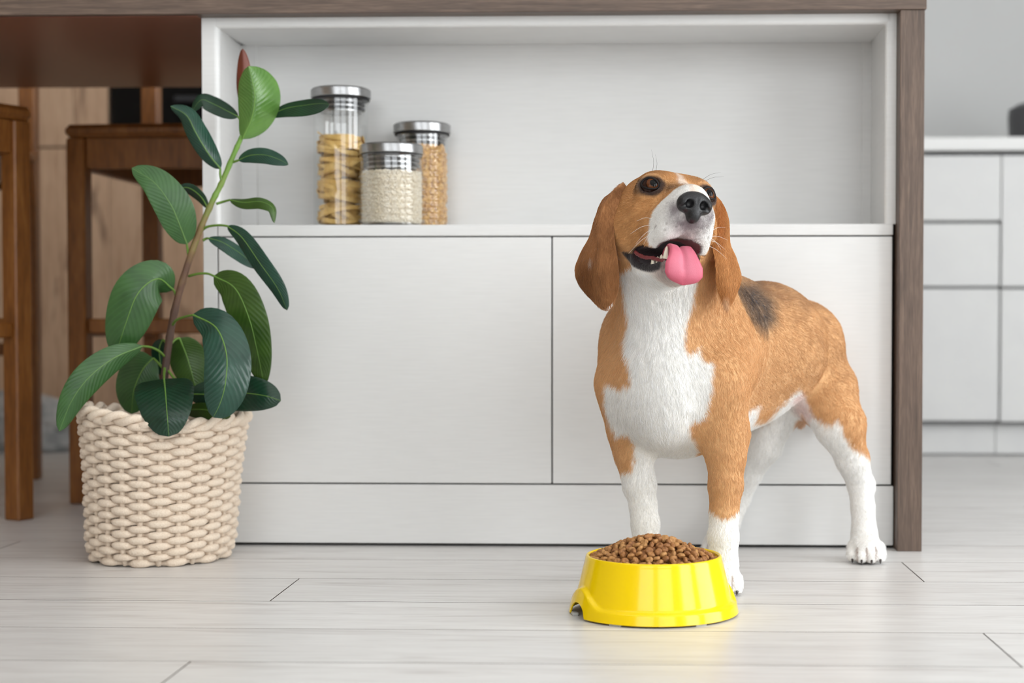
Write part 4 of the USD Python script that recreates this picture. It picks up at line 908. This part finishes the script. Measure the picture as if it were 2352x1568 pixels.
    rim = isH * (1 - under) * np.clip((1.14 - cut) / 0.05, 0, 1) * ~inside; c = lay(c, np.array(lin(52, 40, 42)), rim * 0.8)
    low = low > 0.4
    # dark toe gaps and pads
    for cp, fw_, lf_, s in PAWS:
        w = p - cp; t = w @ lf_ / s; fo = w @ fw_ / s
        gap = np.min(np.abs(t[:, None] - np.array([-0.0125, 0.0, 0.0125])), 1)
        near = (np.abs(w[:, 0]) < 0.05) & (np.abs(w[:, 1]) < 0.06) & (w[:, 2] < 0.026)
        c = lay(c, np.array(lin(132, 100, 84)), np.clip((0.0016 - gap + fz * 0.0008) / 0.0012, 0, 1) * 0.8 * near * (fo > 0.006))
        c = lay(c, np.array(lin(40, 34, 34)), np.clip((0.0042 - w[:, 2]) / 0.002, 0, 1) * near)
    return c, inside | low
dcol, noskin = coat(dv, dn)
MAT['dog_coat'] = usdkit.material(stage, '/World/Looks/dog_coat', {'a': ('attribute', {'attribute': 'coat'}), 'g': ('geometry', {}), 'm': ('mapping', {'scale': (1, 1, 0.35)}), 'n': ('noise_texture', {'scale': 700.0, 'detail': 3.0}),
    'r': ('map_range', {'from_min': 0.25, 'from_max': 0.75, 'to_min': 0.86, 'to_max': 1.08}), 'h': ('hsv', {}), 'b': ('bump', {'strength': 0.6, 'distance': 0.0015}), 'p': ('principled_bsdf', {'roughness': 0.72, 'specular_ior_level': 0.25, 'sheen_weight': 0.15})},
    [('g.position', 'm.vector'), ('m.vector', 'n.vector'), ('n.fac', 'r.value'), ('r.result', 'h.value'), ('a.color', 'h.color'), ('h.color', 'p.base_color'), ('n.fac', 'b.height'), ('b.normal', 'p.normal')], 'p.BSDF')
dog = thing('dog', 'tan and white beagle standing by the food bowl, mouth open and tongue out, looking up', 'dog', (W(1700, 1300, -0.25)[0], -0.25, 0))
part(dog, 'body', (dv, df), 'dog_coat', True, colors=dcol)

# ---- ears: hanging flaps, thick at the root, cupped
def ear(left, right, ys_l, ys_r, bulge, mat_cols, name='ear', root=None):
    """left / right: the two edges from root to tip in photo pixels, with their depths."""
    n, mcol = 56, 25
    A = spline([W(x, y, yy) for (x, y), yy in zip(left, ys_l)], n); B = spline([W(x, y, yy) for (x, y), yy in zip(right, ys_r)], n)
    s = np.linspace(0, 1, mcol); t = np.linspace(0, 1, n)
    mid = A[:, None] * (1 - s)[None, :, None] + B[:, None] * s[None, :, None]
    prof = (1 - np.abs(2 * s - 1) ** 2.2)
    width = np.linalg.norm(B - A, axis=1)
    nrm = np.cross(np.gradient(mid, axis=0), np.gradient(mid, axis=1)); nrm /= np.linalg.norm(nrm, axis=2, keepdims=True) + 1e-12
    if (nrm * (CAM - mid)).sum(2).mean() < 0: nrm = -nrm
    mid = mid + nrm * bulge(s[None, :], t[:, None])[:, :, None]
    th = np.clip(0.0042 * (1 - 0.55 * t)[:, None] * np.sqrt(np.clip(1 - np.abs(2 * s - 1) ** 4, 0, 1))[None] * np.sqrt(np.clip(1 - t ** 14, 0, 1))[:, None], 0.0003, 1)
    P1, P2 = mid + nrm * th[:, :, None], mid - nrm * th[:, :, None]
    va, fa = grid(P1); vb, fb = grid(P2); k = n * mcol; idx = np.arange(k).reshape(n, mcol)
    loop = np.concatenate([idx[0], idx[1:, -1], idx[-1, -2::-1], idx[-2:0:-1, 0]]); l2 = np.roll(loop, -1)
    f = np.vstack([fa, fb[:, ::-1] + k, np.stack([loop, l2, l2 + k], 1)[:, ::-1], np.stack([loop, l2 + k, loop + k], 1)[:, ::-1]])
    m = trimesh.Trimesh(np.vstack([va, vb]), f, process=False)
    if (np.array(m.vertex_normals)[:k] * nrm.reshape(-1, 3)).sum(1).mean() < 0: m.invert()
    v = np.array(m.vertices); q = pix(v); fz = meshkit.fbm(v * np.array([300, 300, 110]), 3, 4) - 0.5; f2 = meshkit.fbm(v * 45, 2, 9) - 0.5
    c0, c1 = (np.array(lin(*x)) for x in mat_cols[:2]); w = np.clip(0.5 + 1.3 * f2 + 0.9 * fz, 0, 1)[:, None]; c = c0 * (1 - w) + c1 * w
    for (x, y, rx, ry, col) in mat_cols[2:]:
        w = np.clip(1.5 - np.hypot((q[:, 0] - x) / rx, (q[:, 1] - y) / ry) + fz, 0, 1)[:, None]; c = c * (1 - w) + np.array(lin(*col)) * w
    path = part(dog, name, m, 'dog_coat', True, colors=c)
    return path, v[:k], np.array(m.vertex_normals)[:k], c[:k], f
earsets = []
lx = [(1416, 440), (1386, 464), (1371, 505), (1358, 546), (1336, 582), (1323, 616), (1328, 645), (1345, 670), (1366, 690), (1384, 707)]
rx = [(1444, 440), (1428, 462), (1412, 502), (1413, 550), (1419, 590), (1422, 625), (1422, 655), (1416, 680), (1402, 700), (1388, 709)]
yl = [-0.408, -0.408, -0.408, -0.402, -0.396, -0.396, -0.402, -0.412, -0.424, -0.432]; yr = [-0.422, -0.448, -0.462, -0.470, -0.474, -0.474, -0.470, -0.462, -0.452, -0.434]
earsets.append(ear(lx, rx, yl, yr, lambda s, t: 0.012 * np.sin(PI * s) * np.sin(PI * np.clip(t, 0, 1)) + 0.011 * np.exp(-((s - 0.80) / 0.13) ** 2) * np.clip(1 - t * 1.25, 0, 1) ** 0.6 - 0.006 * np.exp(-((s - 0.55) / 0.16) ** 2) * np.clip(1 - t, 0, 1),
               [(140, 92, 54), (188, 132, 84), (1356, 602, 3.6, 6.0, (240, 228, 216)), (1345, 640, 18, 50, (132, 84, 46)), (1400, 660, 14, 40, (178, 124, 78))]))
lx2 = [(1606, 440), (1624, 458), (1632, 500), (1632, 560), (1641, 602), (1643, 645), (1652, 680), (1661, 700), (1669, 711)]
rx2 = [(1628, 440), (1654, 472), (1668, 508), (1671, 562), (1687, 600), (1698, 636), (1689, 666), (1677, 690), (1672, 713)]
yl2 = [-0.435, -0.436, -0.440, -0.444, -0.446, -0.446, -0.440, -0.430, -0.42]; yr2 = [-0.420, -0.405, -0.395, -0.388, -0.380, -0.380, -0.390, -0.405, -0.418]
earsets.append(ear(lx2, rx2, yl2, yr2, lambda s, t: 0.010 * np.sin(PI * s) * np.sin(PI * t) + 0.007 * np.exp(-((s - 0.12) / 0.13) ** 2) * np.clip(1 - t, 0, 1),
               [(172, 112, 58), (206, 148, 92), (1656, 500, 10, 60, (168, 102, 46)), (1669, 694, 8, 16, (214, 170, 130))]))

# ---- eyes with lids
plain('eyelid_black', lin(22, 15, 15), 0.6, specular_ior_level=0.25)
MAT['eye_wet'] = usdkit.material(stage, '/World/Looks/eye_wet', {'a': ('attribute', {'attribute': 'coat'}), 'p': ('principled_bsdf', {'roughness': 0.05, 'specular_ior_level': 0.16})}, [('a.color', 'p.base_color')], 'p.BSDF')
gaze = hF * 0.92 + hU * 0.22 + hL * 0.16; gaze /= np.linalg.norm(gaze)
for s, e, q in zip((-1, 1), EYES, EAX):
    ec = e + q * 0.0035; RB = 0.0122
    g0 = gaze + 0.25 * q; g0 /= np.linalg.norm(g0)
    sph = trimesh.creation.icosphere(5, RB); v = np.array(sph.vertices); ang = np.degrees(np.arccos(np.clip(v @ g0 / RB, -1, 1)))
    c = np.tile(np.array(lin(52, 34, 28)), (len(v), 1))
    tt_ = np.arctan2(v @ hU, v @ hL); irisn = 0.85 + 0.3 * meshkit.noise(np.stack([np.cos(tt_) * 6, np.sin(tt_) * 6, ang * 0.08], -1))
    m = ang < 52; c[m] = np.array(lin(86, 47, 22)) * irisn[m, None]; m = (ang < 52) & (ang > 45); c[m] = np.array(lin(34, 18, 12)); m = ang < 25; c[m] = np.array(lin(6, 5, 5))
    v = v + g0 * (0.0007 * np.clip((52 - ang) / 52, 0, 1) ** 0.5)[:, None]
    ep = part(dog, 'eye', trimesh.Trimesh(v + ec, sph.faces, process=False), 'eye_wet', True, colors=c)
    t = np.arange(72) * 2 * PI / 72
    lq = hL - q * (hL @ q); lq /= np.linalg.norm(lq); uq = np.cross(q, lq)
    y = 0.0110 * np.cos(t); zz_ = np.where(np.sin(t) > 0, 0.0088 * np.sin(t), 0.0078 * np.sin(t)) - 0.0012 * np.cos(t) * s * -1
    rr_ = np.sqrt(np.clip((RB + 0.0006) ** 2 - y ** 2 - zz_ ** 2, 1e-8, 1))
    ring = ec + q * rr_[:, None] + lq * y[:, None] + uq * zz_[:, None]
    part(ep, 'eyelid', tube(ring, 0.0014 + 0.0005 * np.clip(np.sin(t), 0, 1), 8, True), 'eyelid_black', True)

# ---- the nose leather with nostrils
MAT['nose_leather'] = usdkit.material(stage, '/World/Looks/nose_leather', {'g': ('geometry', {}), 'v': ('voronoi_texture', {'scale': 900.0}), 'b': ('bump', {'strength': 0.5, 'distance': 0.0006}), 'p': ('principled_bsdf', {'base_color': lin(22, 22, 24), 'roughness': 0.32})},
    [('g.position', 'v.vector'), ('v.distance', 'b.height'), ('b.normal', 'p.normal')], 'p.BSDF')
nc = H(0.0838, -0.001, -0.0400)
nf = Field(np.arange(nc[0] - 0.036, nc[0] + 0.036, 0.0009), np.arange(nc[1] - 0.034, nc[1] + 0.030, 0.0009), np.arange(nc[2] - 0.036, nc[2] + 0.034, 0.0009))
nf.V[:] = 0.03
def N(f, l, u): return nc + hF * f + hL * l + hU * u
nf.ell(N(0, 0, 0.003), (0.013, 0.0195, 0.0125), HFR, 0.006)
nf.ell(N(-0.004, 0, 0.007), (0.015, 0.0150, 0.0095), HFR, 0.006)
nf.ell(N(-0.001, 0, -0.010), (0.0115, 0.0085, 0.0110), HFR, 0.006)
for s in (-1, 1):
    nf.ell(N(0.002, s * 0.0125, 0.0), (0.0105, 0.0085, 0.0092), HFR, 0.004)
    nf.ell(N(0.0115, s * 0.0086, -0.0016), (0.0070, 0.0046, 0.0050), HFR, 0.002, 'cut')
    nf.cone(N(0.012, s * 0.0098, -0.003), N(0.0062, s * 0.0195, -0.0072), 0.0030, 0.0016, 0.002, 'cut')
nf.cone(N(0.0145, 0, 0.004), N(0.0125, 0, -0.022), 0.0012, 0.0012, 0.0016, 'cut')
nv, nfc = nf.mesh(); nv = smooth_mesh(nv, nfc, 3)
nv = nc + (nv - nc) * 1.08
part(dog, 'nose', (nv, nfc), 'nose_leather', True)

# ---- tongue and tooth
MAT['tongue_pink'] = usdkit.material(stage, '/World/Looks/tongue_pink', {'a': ('attribute', {'attribute': 'coat'}), 'g': ('geometry', {}), 'n': ('noise_texture', {'scale': 1100.0, 'detail': 2.0}), 'b': ('bump', {'strength': 0.5, 'distance': 0.0006}),
    'p': ('principled_bsdf', {'roughness': 0.42, 'specular_ior_level': 0.5})}, [('a.color', 'p.base_color'), ('g.position', 'n.vector'), ('n.fac', 'b.height'), ('b.normal', 'p.normal')], 'p.BSDF')
cl = spline([H(-0.030, 0.000, -0.094), H(0.010, -0.004, -0.095), (H(0.038, -0.0080, -0.0905)), H(0.058, -0.0085, -0.0905), H(0.0705, -0.0075, -0.100), H(0.0745, -0.0062, -0.113), H(0.0735, -0.0046, -0.127), H(0.067, -0.0036, -0.1390)], 48)
tw = np.interp(np.linspace(0, 1, 48), [0, 0.3, 0.5, 0.62, 0.75, 0.86, 0.93, 0.97, 1.0], [0.013, 0.0145, 0.0155, 0.0190, 0.0245, 0.0248, 0.0205, 0.0150, 0.004])
tn_ = np.cross(np.gradient(cl, axis=0), hL); tn_ /= np.linalg.norm(tn_, axis=1, keepdims=True)
if (tn_[-8:] @ hF).mean() < 0: tn_ = -tn_
s_ = np.linspace(-1, 1, 21)
def tsheet(side):
    th = 0.0040 * np.sqrt(np.clip(1 - s_ ** 4, 0, 1))[None] * np.interp(np.linspace(0, 1, 48), [0, 0.9, 1], [1.2, 1, 0.15])[:, None]
    groove = -0.0030 * np.exp(-(s_ / 0.16) ** 2)[None] * np.interp(np.linspace(0, 1, 48), [0, 0.5, 0.8, 1], [1, 1, 0.5, 0])[:, None] * (side > 0)
    cup = 0.0032 * (np.abs(s_) ** 2.0)[None] * np.interp(np.linspace(0, 1, 48), [0, 0.45, 0.7, 1], [0.5, 1, 0.6, -0.8])[:, None]
    return cl[:, None] + hL * (s_[None, :, None] * tw[:, None, None]) + tn_[:, None] * (side * th + groove + cup)[:, :, None]
va, fa = grid(tsheet(1)); vb, fb = grid(tsheet(-1)); k = 48 * 21; idx = np.arange(k).reshape(48, 21)
loop = np.concatenate([idx[0], idx[1:, -1], idx[-1, -2::-1], idx[-2:0:-1, 0]]); l2 = np.roll(loop, -1)
tmm = trimesh.Trimesh(np.vstack([va, vb]), np.vstack([fa, fb[:, ::-1] + k, np.stack([loop, l2, l2 + k], 1)[:, ::-1], np.stack([loop, l2 + k, loop + k], 1)[:, ::-1]]), process=False)
if tmm.volume < 0: tmm.invert()
tv = np.array(tmm.vertices); sarr = np.tile(np.tile(s_, 48), 2); tarr = np.tile(np.repeat(np.linspace(0, 1, 48), 21), 2)
tc = np.array(lin(204, 108, 128)) * np.ones((len(tv), 1)); w = np.clip(np.maximum(np.abs(sarr) ** 3, np.clip((tarr - 0.8) / 0.2, 0, 1)), 0, 1)[:, None] * 0.75; tc = tc * (1 - w) + np.array(lin(196, 74, 98)) * w
w = (0.55 * np.exp(-(sarr / 0.10) ** 2) * (tarr < 0.8))[:, None]; tc = tc * (1 - w) + np.array(lin(184, 84, 106)) * w
part(dog, 'tongue', tmm, 'tongue_pink', True, colors=tc)
plain('tooth_ivory', lin(236, 228, 208), 0.25)
part(dog, 'tooth', tube([H(0.052, -0.0240, -0.104), H(0.0535, -0.0238, -0.097), H(0.0545, -0.0235, -0.0905), H(0.0548, -0.0233, -0.0880)], [0.0036, 0.0028, 0.0018, 0.0005], 10), 'tooth_ivory', True)
for k_, (f_, l_) in enumerate(((0.030, -0.0225), (0.022, -0.0250), (0.013, -0.0285))):
    part(dog, 'tooth', tube([H(f_, l_, -0.102), H(f_, l_, -0.095), H(f_, l_, -0.0925 - 0.001 * k_)], [0.0026, 0.0021, 0.0006], 8), 'tooth_ivory', True)
plain('gum_pink', lin(126, 58, 62), 0.35)
gum = tube(spline([H(0.036, -0.021, -0.102), H(0.026, -0.025, -0.099), H(0.014, -0.030, -0.094), H(0.000, -0.036, -0.0905), H(-0.014, -0.041, -0.084), H(-0.022, -0.043, -0.079)], 30), 0.0026 + 0.0003 * np.sin(np.arange(30) * 1.3) + 0.0003 * np.sin(np.arange(30) * 2.9), 10)
part(dog, 'gum', gum, 'gum_pink', True)
plain('claw_dark', lin(54, 46, 44), 0.4)
for cp, fw_, lf_, s in PAWS:
    for sd, fo in ((-0.0190, 0.009), (-0.0068, 0.019), (0.0068, 0.019), (0.0190, 0.009)):
        b = cp + lf_ * sd * s + fw_ * (fo + 0.0085) * s
        part(dog, 'claw', tube([b + [0, 0, 0.0085 * s], b + fw_ * 0.004 + [0, 0, 0.006], b + fw_ * 0.0068 + [0, 0, 0.0022]], [0.0022, 0.0018, 0.0005], 7), 'claw_dark', True)

# ---- the short coat: hairs laid along the body
rf = np.random.default_rng(21)
def flow(p, n):
    hd = (p - Of) @ HFR.T; z = p[:, 2]
    d = np.tile(-dA * 0.85 + np.array([0, 0, -0.55]), (len(p), 1))
    d[z < 0.24] = np.array([0.05, 0.05, -1.0])
    chest_ = (p[:, 1] < -0.30) & (z >= 0.15) & (z < 0.47); d[chest_] = np.array([0.0, 0.10, -1.0])
    d[chest_] += 0.5 * np.sign((p[chest_] - W(1510, 800, -0.4)) @ dL)[:, None] * dL * np.clip(np.abs((p[chest_] - W(1510, 800, -0.4)) @ dL) / 0.06, 0, 1)[:, None]
    h = (z > 0.45) & (hd[:, 2] > -0.12)
    d[h] = -hF * 0.9 + hL * (hd[h, 1:2] * 9) + hU * ((hd[h, 2:3] + 0.03) * 9)
    d = d + 0.10 * (np.stack([meshkit.noise(p * 70 + k * 31, k) for k in range(3)], -1) - 0.5)
    d = d - n * (d * n).sum(1, keepdims=True)
    return d / (np.linalg.norm(d, axis=1, keepdims=True) + 1e-9)
def sample(v, f, n_, cols, count, ok=None):
    tri = v[f]; ar = np.linalg.norm(np.cross(tri[:, 1] - tri[:, 0], tri[:, 2] - tri[:, 0]), axis=1)
    if ok is not None: ar = ar * ok
    i = rf.choice(len(f), count, p=ar / ar.sum()); a, b = rf.random((2, count)); m = a + b > 1; a[m], b[m] = 1 - a[m], 1 - b[m]; w = np.stack([1 - a - b, a, b], 1)[:, :, None]
    nn = (n_[f[i]] * w).sum(1); nn /= np.linalg.norm(nn, axis=1, keepdims=True) + 1e-9
    return (v[f[i]] * w).sum(1), nn, (cols[f[i]] * w).sum(1)
okf = np.ones(len(df)); cen = dv[df].mean(1); fn = dn[df].mean(1)
okf *= np.where(((cen - CAM) * fn).sum(1) < 0.5, 1.0, 0.25)                      # fewer on the side the photo never shows
okf *= ~noskin[df].any(1); okf *= np.where(np.linalg.norm(cen - nc, axis=1) < 0.016, 0, 1)
for e in EYES: okf *= np.linalg.norm(cen - e - 0.006 * hF, axis=1) > 0.0185
okf *= np.where(cen[:, 2] < 0.012, 0, 1); okf *= np.where(cen[:, 2] > 0.44, 2.2, 1.0)
NH = 150000
hp, hn, hc = sample(dv, df, dn, dcol, NH, okf); hdir = flow(hp, hn)
for path, v, n, c, f in earsets:
    k = len(v); fe = f[(f < k).all(1)]; a, b, cc = sample(v, fe, n, c, NH // 16)
    dd = np.tile(np.array([0.02, 0, -1.0]), (len(a), 1)); dd -= b * (dd * b).sum(1, keepdims=True); dd /= np.linalg.norm(dd, axis=1, keepdims=True)
    hp, hn, hc, hdir = np.vstack([hp, a]), np.vstack([hn, b]), np.vstack([hc, cc]), np.vstack([hdir, dd])
M_ = len(hp); Lh = np.where(hp[:, 2] > 0.45, 0.0052, 0.0076) * rf.uniform(0.7, 1.3, M_); Lh[hp[:, 2] < 0.12] *= 0.7
chestw = (hp[:, 1] < -0.33) & (hp[:, 2] > 0.2) & (hp[:, 2] < 0.44) & (hc.min(1) > 0.6); Lh[chestw] *= 1.35
tf = (hp - Of) @ HFR.T; Lh[(tf[:, 0] > 0.02) & (hp[:, 2] > 0.44)] *= 0.55
sidej = np.cross(hn, hdir) * rf.normal(0, 0.16, M_)[:, None]
d0 = hdir + sidej; up0 = rf.uniform(0.12, 0.26, M_)[:, None]
p0 = hp - hn * 0.0006; p1 = hp + d0 * (Lh * 0.5)[:, None] + hn * up0 * (Lh * 0.5)[:, None]; p2 = hp + d0 * Lh[:, None] + hn * up0 * (Lh * 0.55)[:, None]
hcol = np.clip(hc * rf.uniform(0.84, 1.16, M_)[:, None], 0, 0.95)
base = base_of[dog]
cu = UsdGeom.BasisCurves.Define(stage, numbered(dog, 'fur'))
cu.CreateTypeAttr('linear'); cu.CreateCurveVertexCountsAttr(Vt.IntArray.FromNumpy(np.full(M_, 3, np.int32)))
cu.CreatePointsAttr(Vt.Vec3fArray.FromNumpy((np.stack([p0, p1, p2], 1).reshape(-1, 3) - base).astype(np.float32)))
cu.CreateWidthsAttr(Vt.FloatArray.FromNumpy(np.tile([0.00034, 0.00028, 0.00007], M_).astype(np.float32))); cu.SetWidthsInterpolation('vertex')
UsdGeom.PrimvarsAPI(cu).CreatePrimvar('coat', T.Color3fArray, 'vertex').Set(Vt.Vec3fArray.FromNumpy(np.repeat(hcol, 3, 0).astype(np.float32)))
MAT['dog_hair'] = usdkit.material(stage, '/World/Looks/dog_hair', {'a': ('attribute', {'attribute': 'coat'}), 'p': ('principled_bsdf', {'roughness': 0.6, 'specular_ior_level': 0.3})}, [('a.color', 'p.base_color')], 'p.BSDF')
UsdShade.MaterialBindingAPI.Apply(cu.GetPrim()).Bind(MAT['dog_hair']); data(str(cu.GetPath()), kind='stuff')
# whiskers and brow hairs
plain('whisker_white', lin(240, 238, 232), 0.4); plain('whisker_dark', lin(60, 50, 44), 0.4)
def whisk(name, mat, specs, w):
    ms = [tube(spline([a, a + (b - a) * 0.5 + np.array(cv), b], 10), np.linspace(w, w * 0.25, 10), 4) for a, b, cv in specs]
    part(dog, name, join(*ms), mat, True, kind='stuff')
ws = []
for l_, u_, f_, dx, dz in ((0.038, -0.055, 0.036, 0.020, 0.006), (0.037, -0.060, 0.030, 0.026, -0.004), (0.036, -0.066, 0.036, 0.022, -0.012), (0.035, -0.070, 0.028, 0.028, -0.018), (0.035, -0.064, 0.042, 0.016, -0.016)):
    a = H(f_, l_, u_); ws.append((a, a + RT * dx + np.array([0, 0, dz]), np.array([0, 0, 0.003])))
    b = H(f_, -l_, u_ + 0.005); ws.append((b, b - RT * dx * 1.2 + hF * 0.008 + np.array([0, 0, dz - 0.010]), np.array([0, -0.002, 0.003])))
whisk('whiskers', 'whisker_white', ws, 0.00028)
bs = [(H(-0.015, -0.030, 0.030), H(-0.015, -0.034, 0.062), np.array([0.002, 0, 0])), (H(-0.014, -0.026, 0.031), H(-0.012, -0.029, 0.055), np.array([0.002, 0, 0])), (H(-0.012, 0.035, 0.028), H(-0.008, 0.062, 0.044), np.array([0, 0, 0.003])), (H(-0.012, 0.037, 0.026), H(-0.006, 0.066, 0.038), np.array([0, 0, 0.003]))]
whisk('brow_hairs', 'whisker_dark', bs, 0.00022)
